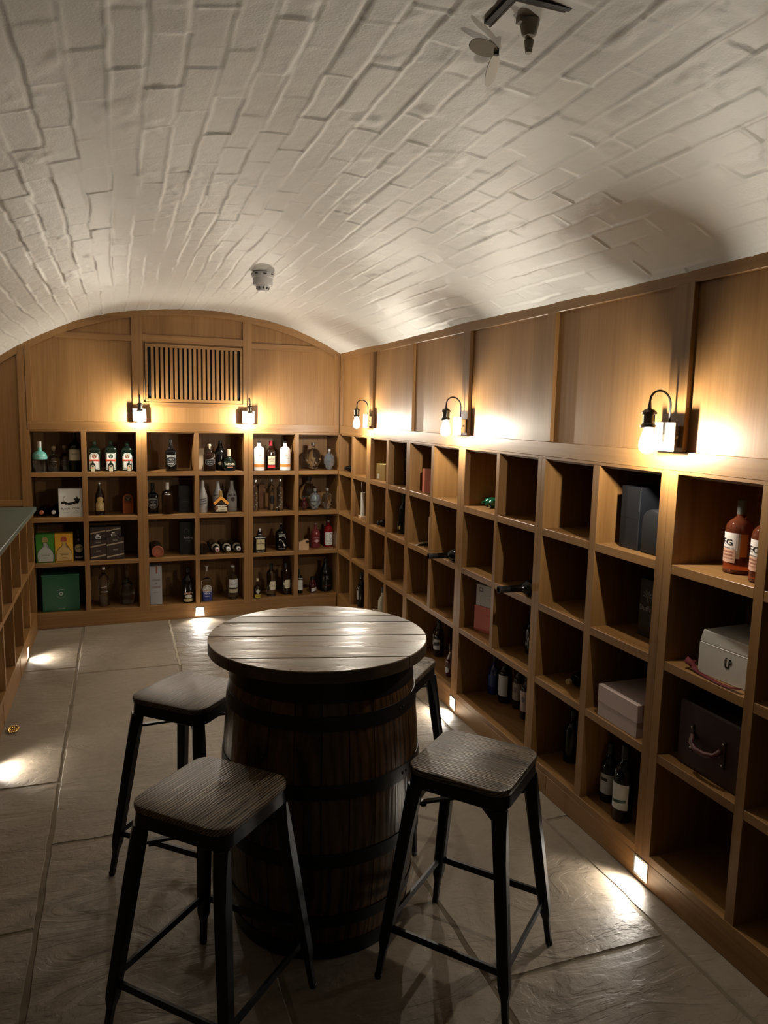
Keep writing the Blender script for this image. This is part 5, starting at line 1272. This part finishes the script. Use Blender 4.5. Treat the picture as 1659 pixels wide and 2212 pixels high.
# bottles lying with the neck sticking out of the shelves
for y_, zr, lb in ((3.540, R2, 'dark wine bottle lying with neck poking out, farther from the camera'), (2.765, R2, 'dark wine bottle lying with neck poking out, nearer the camera')):
    (l_, r__) = FR(y_, 0.178, zr + 0.0375)
    t, sf = bottle('wine_bottle', lb, (l_, r__), 0.31, 0.074, 'longneck', g_black, shrink_black, cap_z=0.72, cap_r=0.0148, rotx=PI / 2, group='wine bottles poking out of the shelves')
    bm = B(); lathe(bm, [(0.294, 0.0158), (0.303, 0.0164), (0.310, 0.0155)], seg=24); obj('lip', bm, pm((0.06, 0.06, 0.07), 0.2, 0.5), t, smooth=True, auto=40)
t, sf = carton('gift_bag_box', 'large black box with faint white script and a palm emblem', FR(2.058, 0.115, R2), 0.186, 0.17, 0.215, pm((0.006, 0.007, 0.009), 0.4))
lettering(t, sf, "Death's", -0.058, 0.108, 0.058, 0.020, pm((0.34, 0.34, 0.34)), 2)
for k_ in range(7):
    a = PI * (0.05 + 0.9 * k_ / 6); cx_, cz_ = -0.050, 0.148
    poly_deco(t, sf, [(cx_, cz_), (cx_ + 0.018 * math.cos(a + 0.10), cz_ + 0.024 * math.sin(a + 0.10)), (cx_ + 0.026 * math.cos(a), cz_ + 0.034 * math.sin(a)), (cx_ + 0.018 * math.cos(a - 0.10), cz_ + 0.024 * math.sin(a - 0.10))], pm((0.30, 0.30, 0.30)), 2)
poly_deco(t, sf, [(-0.052, 0.148), (-0.048, 0.148), (-0.049, 0.128), (-0.051, 0.128)], pm((0.30, 0.30, 0.30)), 2)
t, sf = bottle('wine_bottle', 'dark wine bottle standing in the third row, farthest on the right-hand wall', FR(4.720, 0.07, R3), 0.20, 0.056, 'round', g_dark, shrink_black, cap_z=0.82)
t, sf = carton('gift_carton', 'white cube box stacked on the pink box', FR(3.285, 0.085, R3 + 0.1355), 0.128, 0.128, 0.112, pm((0.50, 0.50, 0.49), 0.5), turn=0.35)
deco(t, sf, 'rect', -0.030, 0.086, 0.024, 0.022, pm((0.05, 0.05, 0.05)), 1); deco(t, sf, 'rect', -0.030, 0.086, 0.016, 0.014, pm((0.5, 0.5, 0.5)), 2); deco(t, sf, 'slant', 0.03, 0.045, 0.05, 0.003, pm((0.2, 0.13, 0.08)), 1)
t, sf = carton('gift_carton', 'pink box with black side panel beneath the white box', FR(3.288, 0.080, R3), 0.130, 0.130, 0.135, pm((0.55, 0.14, 0.10), 0.5), turn=0.35)
bm = B(); box(bm, 0.0655, 0.0665, 0.002, 0.128, 0.002, 0.133); obj('side_panel_print', bm, MB, t); deco(t, sf, 'slant', 0.02, 0.09, 0.08, 0.0015, MB, 1, name='line')
for y_, lb in ((2.925, 'dark bottle with a small white diamond mark, left one of two'), (2.850, 'dark bottle with a small white diamond mark, right one of two')):
    t, sf = bottle('spirit_bottle', lb, FR(y_, 0.15, R3), 0.20, 0.062, 'round', g_black, shrink_black, cap_z=0.82, group='dark bottles with diamond marks')
    deco(t, sf, 'diamond', 0, 0.050, 0.016, 0.026, pm((0.42, 0.42, 0.44)), 1, name='emblem')
(l_, r__) = FR(2.520, 0.20, R3 + 0.030)
bottle('wine_bottle', 'dark bottle lying with its cork end out, third row', (l_, r__ + 0.3), 0.16, 0.058, 'wine', g_black, cork, cap_z=0.90, cap_r=0.012, rotx=PI / 2)
t, sf = carton('shirt_box', 'pale pink-white lidded box lying flat in the third row', FR(2.105, 0.010, R3), 0.222, 0.27, 0.098, pm((0.46, 0.36, 0.33), 0.5))
bm = B(); box(bm, -0.113, 0.113, -0.002, 0.272, 0.056, 0.122, bev=0.002); obj('lid', bm, pm((0.48, 0.37, 0.34), 0.5), t)
# white hamper box with ribbon
t, sf = carton('gift_box', 'white bow-sided gift box with a dark monogram', FR(1.655, 0.040, R2), 0.212, 0.19, 0.100, pm((0.60, 0.57, 0.52), 0.5), turn=0.06)
bm = B(); prism(bm, [(-0.108, 0.1005), (0.108, 0.1005), (0.104, 0.138), (-0.096, 0.142)], 0.002, 0.186, bev=0.003); obj('lid', bm, pm((0.62, 0.59, 0.54), 0.5), t)
lettering(t, sf, 'LP', 0.008, 0.062, 0.024, 0.030, MB, 2); ring_deco(t, sf, 0.004, 0.062, 0.010, 0.012, MB, 2, a0=PI * 0.5, a1=PI * 1.5, sq=1.4); deco(t, sf, 'rect', 0, 0.0985, 0.21, 0.0012, pm((0.3, 0.25, 0.2)), 1, name='seam')
(l_, r__) = FR(1.70, -0.004, R2)
rib_m = pm((0.11, 0.004, 0.006), 0.75)
bm = B()
pts = [(-0.086, 0.085, 0.050), (-0.092, 0.070, 0.030), (-0.098, 0.050, 0.006), (-0.105, 0.030, 0.012), (-0.098, 0.015, 0.024), (-0.078, 0.022, 0.012), (-0.05, 0.018, 0.003), (0.0, 0.012, 0.002), (0.05, 0.008, 0.002), (0.09, 0.008, 0.004), (0.13, 0.010, 0.012)]
vv = []
for i, p in enumerate(pts):
    vv.append([bm.verts.new((p[0], p[1], p[2] + 0.0006)), bm.verts.new((p[0] + 0.002, p[1] + 0.014, p[2] + 0.0012 + (0.014 if i < 6 else 0.002))), bm.verts.new((p[0] + 0.002, p[1] + 0.0145, p[2] + (0.014 if i < 6 else 0.002))), bm.verts.new((p[0], p[1] + 0.001, p[2]))])
for A, Bq in zip(vv, vv[1:]):
    for k_ in range(4): bm.faces.new((A[k_], A[(k_ + 1) % 4], Bq[(k_ + 1) % 4], Bq[k_]))
bm.faces.new(vv[0][::-1]); bm.faces.new(vv[-1])
tag(obj('ribbon', bm, rib_m, loc=l_, rotz=r__, smooth=True), 'dark red ribbon trailing in front of the white gift box', 'ribbon')
(l_, r__) = FR(1.700, 0.035, R3)
t = thing('leather_case', 'dark red-brown leather bottle case with a strap handle', 'leather case', l_, r__)
bm = B(); box(bm, -0.125, 0.140, 0.0, 0.20, 0.0, 0.215, bev=0.006); leather = pm((0.028, 0.006, 0.004), 0.5)
obj('body', bm, leather, t)
for x_ in (-0.060, 0.070):
    bm = B(); box(bm, x_ - 0.007, x_ + 0.007, -0.004, -0.0005, 0.060, 0.150, bev=0.001); st_ = obj('strap', bm, leather, t)
    for z_ in (0.072, 0.140):
        bm = B(); lathe(bm, [(0, 0.0045), (0.003, 0.003)], seg=12); bmesh.ops.transform(bm, matrix=Matrix.Translation((x_, -0.0042, z_)) @ Matrix.Rotation(PI / 2, 4, 'X'), verts=bm.verts); obj('stud', bm, chrome, st_, smooth=True)
bm = B(); pts = [(-0.052, -0.006, 0.120), (-0.046, -0.018, 0.098), (-0.020, -0.026, 0.088), (0.02, -0.026, 0.088), (0.052, -0.020, 0.096), (0.064, -0.007, 0.116)]
tube(bm, pts, 0.0085, 8); obj('handle', bm, pm((0.06, 0.010, 0.009), 0.5), t, smooth=True)
# bottom row, right-hand wall
t, sf = bottle('spirit_bottle', 'slim dark bottle with white label in the corner\'s bottom compartment', FR(5.249, 0.06, R4), 0.271, 0.058, 'wine', g_black, shrink_black, cap_z=0.85)
lettering(t, sf, 'SOL', 0, 0.150, 0.030, 0.012, MW, 2); deco(t, sf, 'rect', -0.004, 0.095, 0.030, 0.070, pm((0.48, 0.48, 0.46)), 1, nz=4)
t, sf = bottle('spirit_bottle', 'pale bottle in the bottom row just above the tabletop\'s edge', FR(4.760, 0.06, R4), 0.270, 0.066, 'wine', pm((0.42, 0.38, 0.28), 0.3), shrink_black, cap_z=0.85)
t, sf = carton('carton', 'low pale carton beside the pale bottle behind the tabletop', FR(4.850, 0.03, R4), 0.080, 0.16, 0.075, pm((0.5, 0.42, 0.3)))
def wine(y_, d, h, w_, gl, lb, lc=(0.48, 0.48, 0.46), lz=0.36, lh=0.30, tn=0.35, mark=None, prof='wine', grp='wine bottles on the right-hand bottom row'):
    (l_, r__) = FR(y_, d, R4)
    t, sf = bottle('wine_bottle', lb, (l_, r__ + tn), h, w_, prof, gl, shrink_black, cap_z=0.82, cap_r=w_ * 0.21, group=grp)
    if lc: deco(t, sf, 'rect', 0, h * lz, w_ * 0.86, h * lh, pm(lc), 1, nz=4)
    if mark: mark(t, sf, h * lz)
    return t, sf
bandm = lambda t, sf, z: (deco(t, sf, 'slant', 0.006, z + 0.004, 0.040, 0.022, MB, 2, name='emblem'))
wine(4.105, 0.20, 0.215, 0.066, g_brown, 'dark bottle with black-and-white label, left of its pair below the middle lamp', mark=bandm)
wine(4.015, 0.165, 0.215, 0.066, g_brown, 'dark bottle with black-and-white label, right of its pair below the middle lamp', mark=bandm)
wine(3.735, 0.20, 0.262, 0.070, g_brown, 'tall brown bottle with cream label just left of the thick upright', lc=(0.42, 0.33, 0.22))
t, sf = wine(3.675, 0.085, 0.190, 0.056, g_maroon, 'dark red bottle with a white round seal, near the thick upright', lc=None, prof='patron')
deco(t, sf, 'disc', 0, 0.038, 0.030, 0.034, pm((0.5, 0.5, 0.5)), 2, name='emblem'); deco(t, sf, 'rect', 0, 0.112, 0.012, 0.055, pm((0.4, 0.35, 0.3)), 1)
wine(3.360, 0.20, 0.215, 0.062, g_blue, 'deep blue bottle in the wide bottom compartment', lc=(0.03, 0.05, 0.16))
wine(3.240, 0.20, 0.262, 0.072, g_black, 'black wine bottle with a tall white label beside the blue bottle', lc=(0.52, 0.52, 0.50), lh=0.42)
wine(3.150, 0.23, 0.250, 0.066, g_brown, 'dark wine bottle with greyish portrait label, third in its line', lc=(0.30, 0.24, 0.19), lh=0.36, mark=lambda t, sf, z: deco(t, sf, 'disc', 0, z + 0.01, 0.022, 0.03, pm((0.15, 0.11, 0.09)), 2, name='emblem'))
wine(3.020, 0.20, 0.255, 0.068, g_brown, 'dark wine bottle with pinkish portrait label, fourth in its line', lc=(0.34, 0.25, 0.21), lh=0.40, mark=lambda t, sf, z: deco(t, sf, 'disc', 0, z + 0.01, 0.022, 0.03, pm((0.12, 0.09, 0.08)), 2, name='emblem'))
wine(2.880, 0.20, 0.260, 0.072, g_black, 'wine bottle with white label cut off by the thick upright', lc=(0.50, 0.50, 0.48), lh=0.40)
wine(2.560, 0.15, 0.235, 0.072, g_black, 'unlabelled black bottle alone, two compartments left of the nearest upright', lc=None)
wine(2.235, 0.10, 0.235, 0.066, g_black, 'black wine bottle with small white label, left of a near pair', lc=(0.50, 0.50, 0.50), lh=0.34, lz=0.32, mark=lambda t, sf, z: deco(t, sf, 'rect', -0.004, z + 0.018, 0.030, 0.012, MB, 2, name='emblem'))
wine(2.105, 0.065, 0.290, 0.076, g_black, 'black wine bottle with white landscape label, right of a near pair', lc=(0.52, 0.52, 0.49), lh=0.34, lz=0.34, mark=lambda t, sf, z: (deco(t, sf, 'slant', 0, z - 0.018, 0.056, 0.012, pm((0.02, 0.05, 0.03)), 2, name='emblem')))
# ---- left cabinet
(l_, r__) = FL(4.235, 0.10, 0.5126)
t = thing('wine_glass', 'clear stemmed wine glass inside the low left cabinet', 'glass', l_, r__)
bm = B(); lathe(bm, [(0.0, 0.034), (0.003, 0.033), (0.006, 0.006), (0.012, 0.0040), (0.085, 0.0040), (0.092, 0.010), (0.105, 0.030), (0.130, 0.042), (0.160, 0.044), (0.205, 0.034), (0.205, 0.0325), (0.160, 0.0425), (0.130, 0.0405), (0.106, 0.028), (0.097, 0.006)], seg=32); obj('glass', bm, g_clear, t, smooth=True)
(l_, r__) = FL(3.855, -0.02, 0.0)
bm = B(); rr_ = random.Random(4)
for i in range(26):
    a = i * 0.42
    c_ = Vector((0.030 * math.cos(a) + 0.004 * i * 0.3, -0.03 + 0.022 * math.sin(a), 0.007 + 0.002 * (i % 3) * 0.5))
    tb = bmesh.new(); bmesh.ops.create_icosphere(tb, subdivisions=1, radius=0.0062); bmesh.ops.translate(tb, vec=c_, verts=tb.verts); merge(bm, tb)
tag(obj('bead_string', bm, pm((0.65, 0.42, 0.12), 0.2, 1.0), loc=l_, rotz=r__), 'gold bead string coiled on the floor by the left cabinet', 'beads')
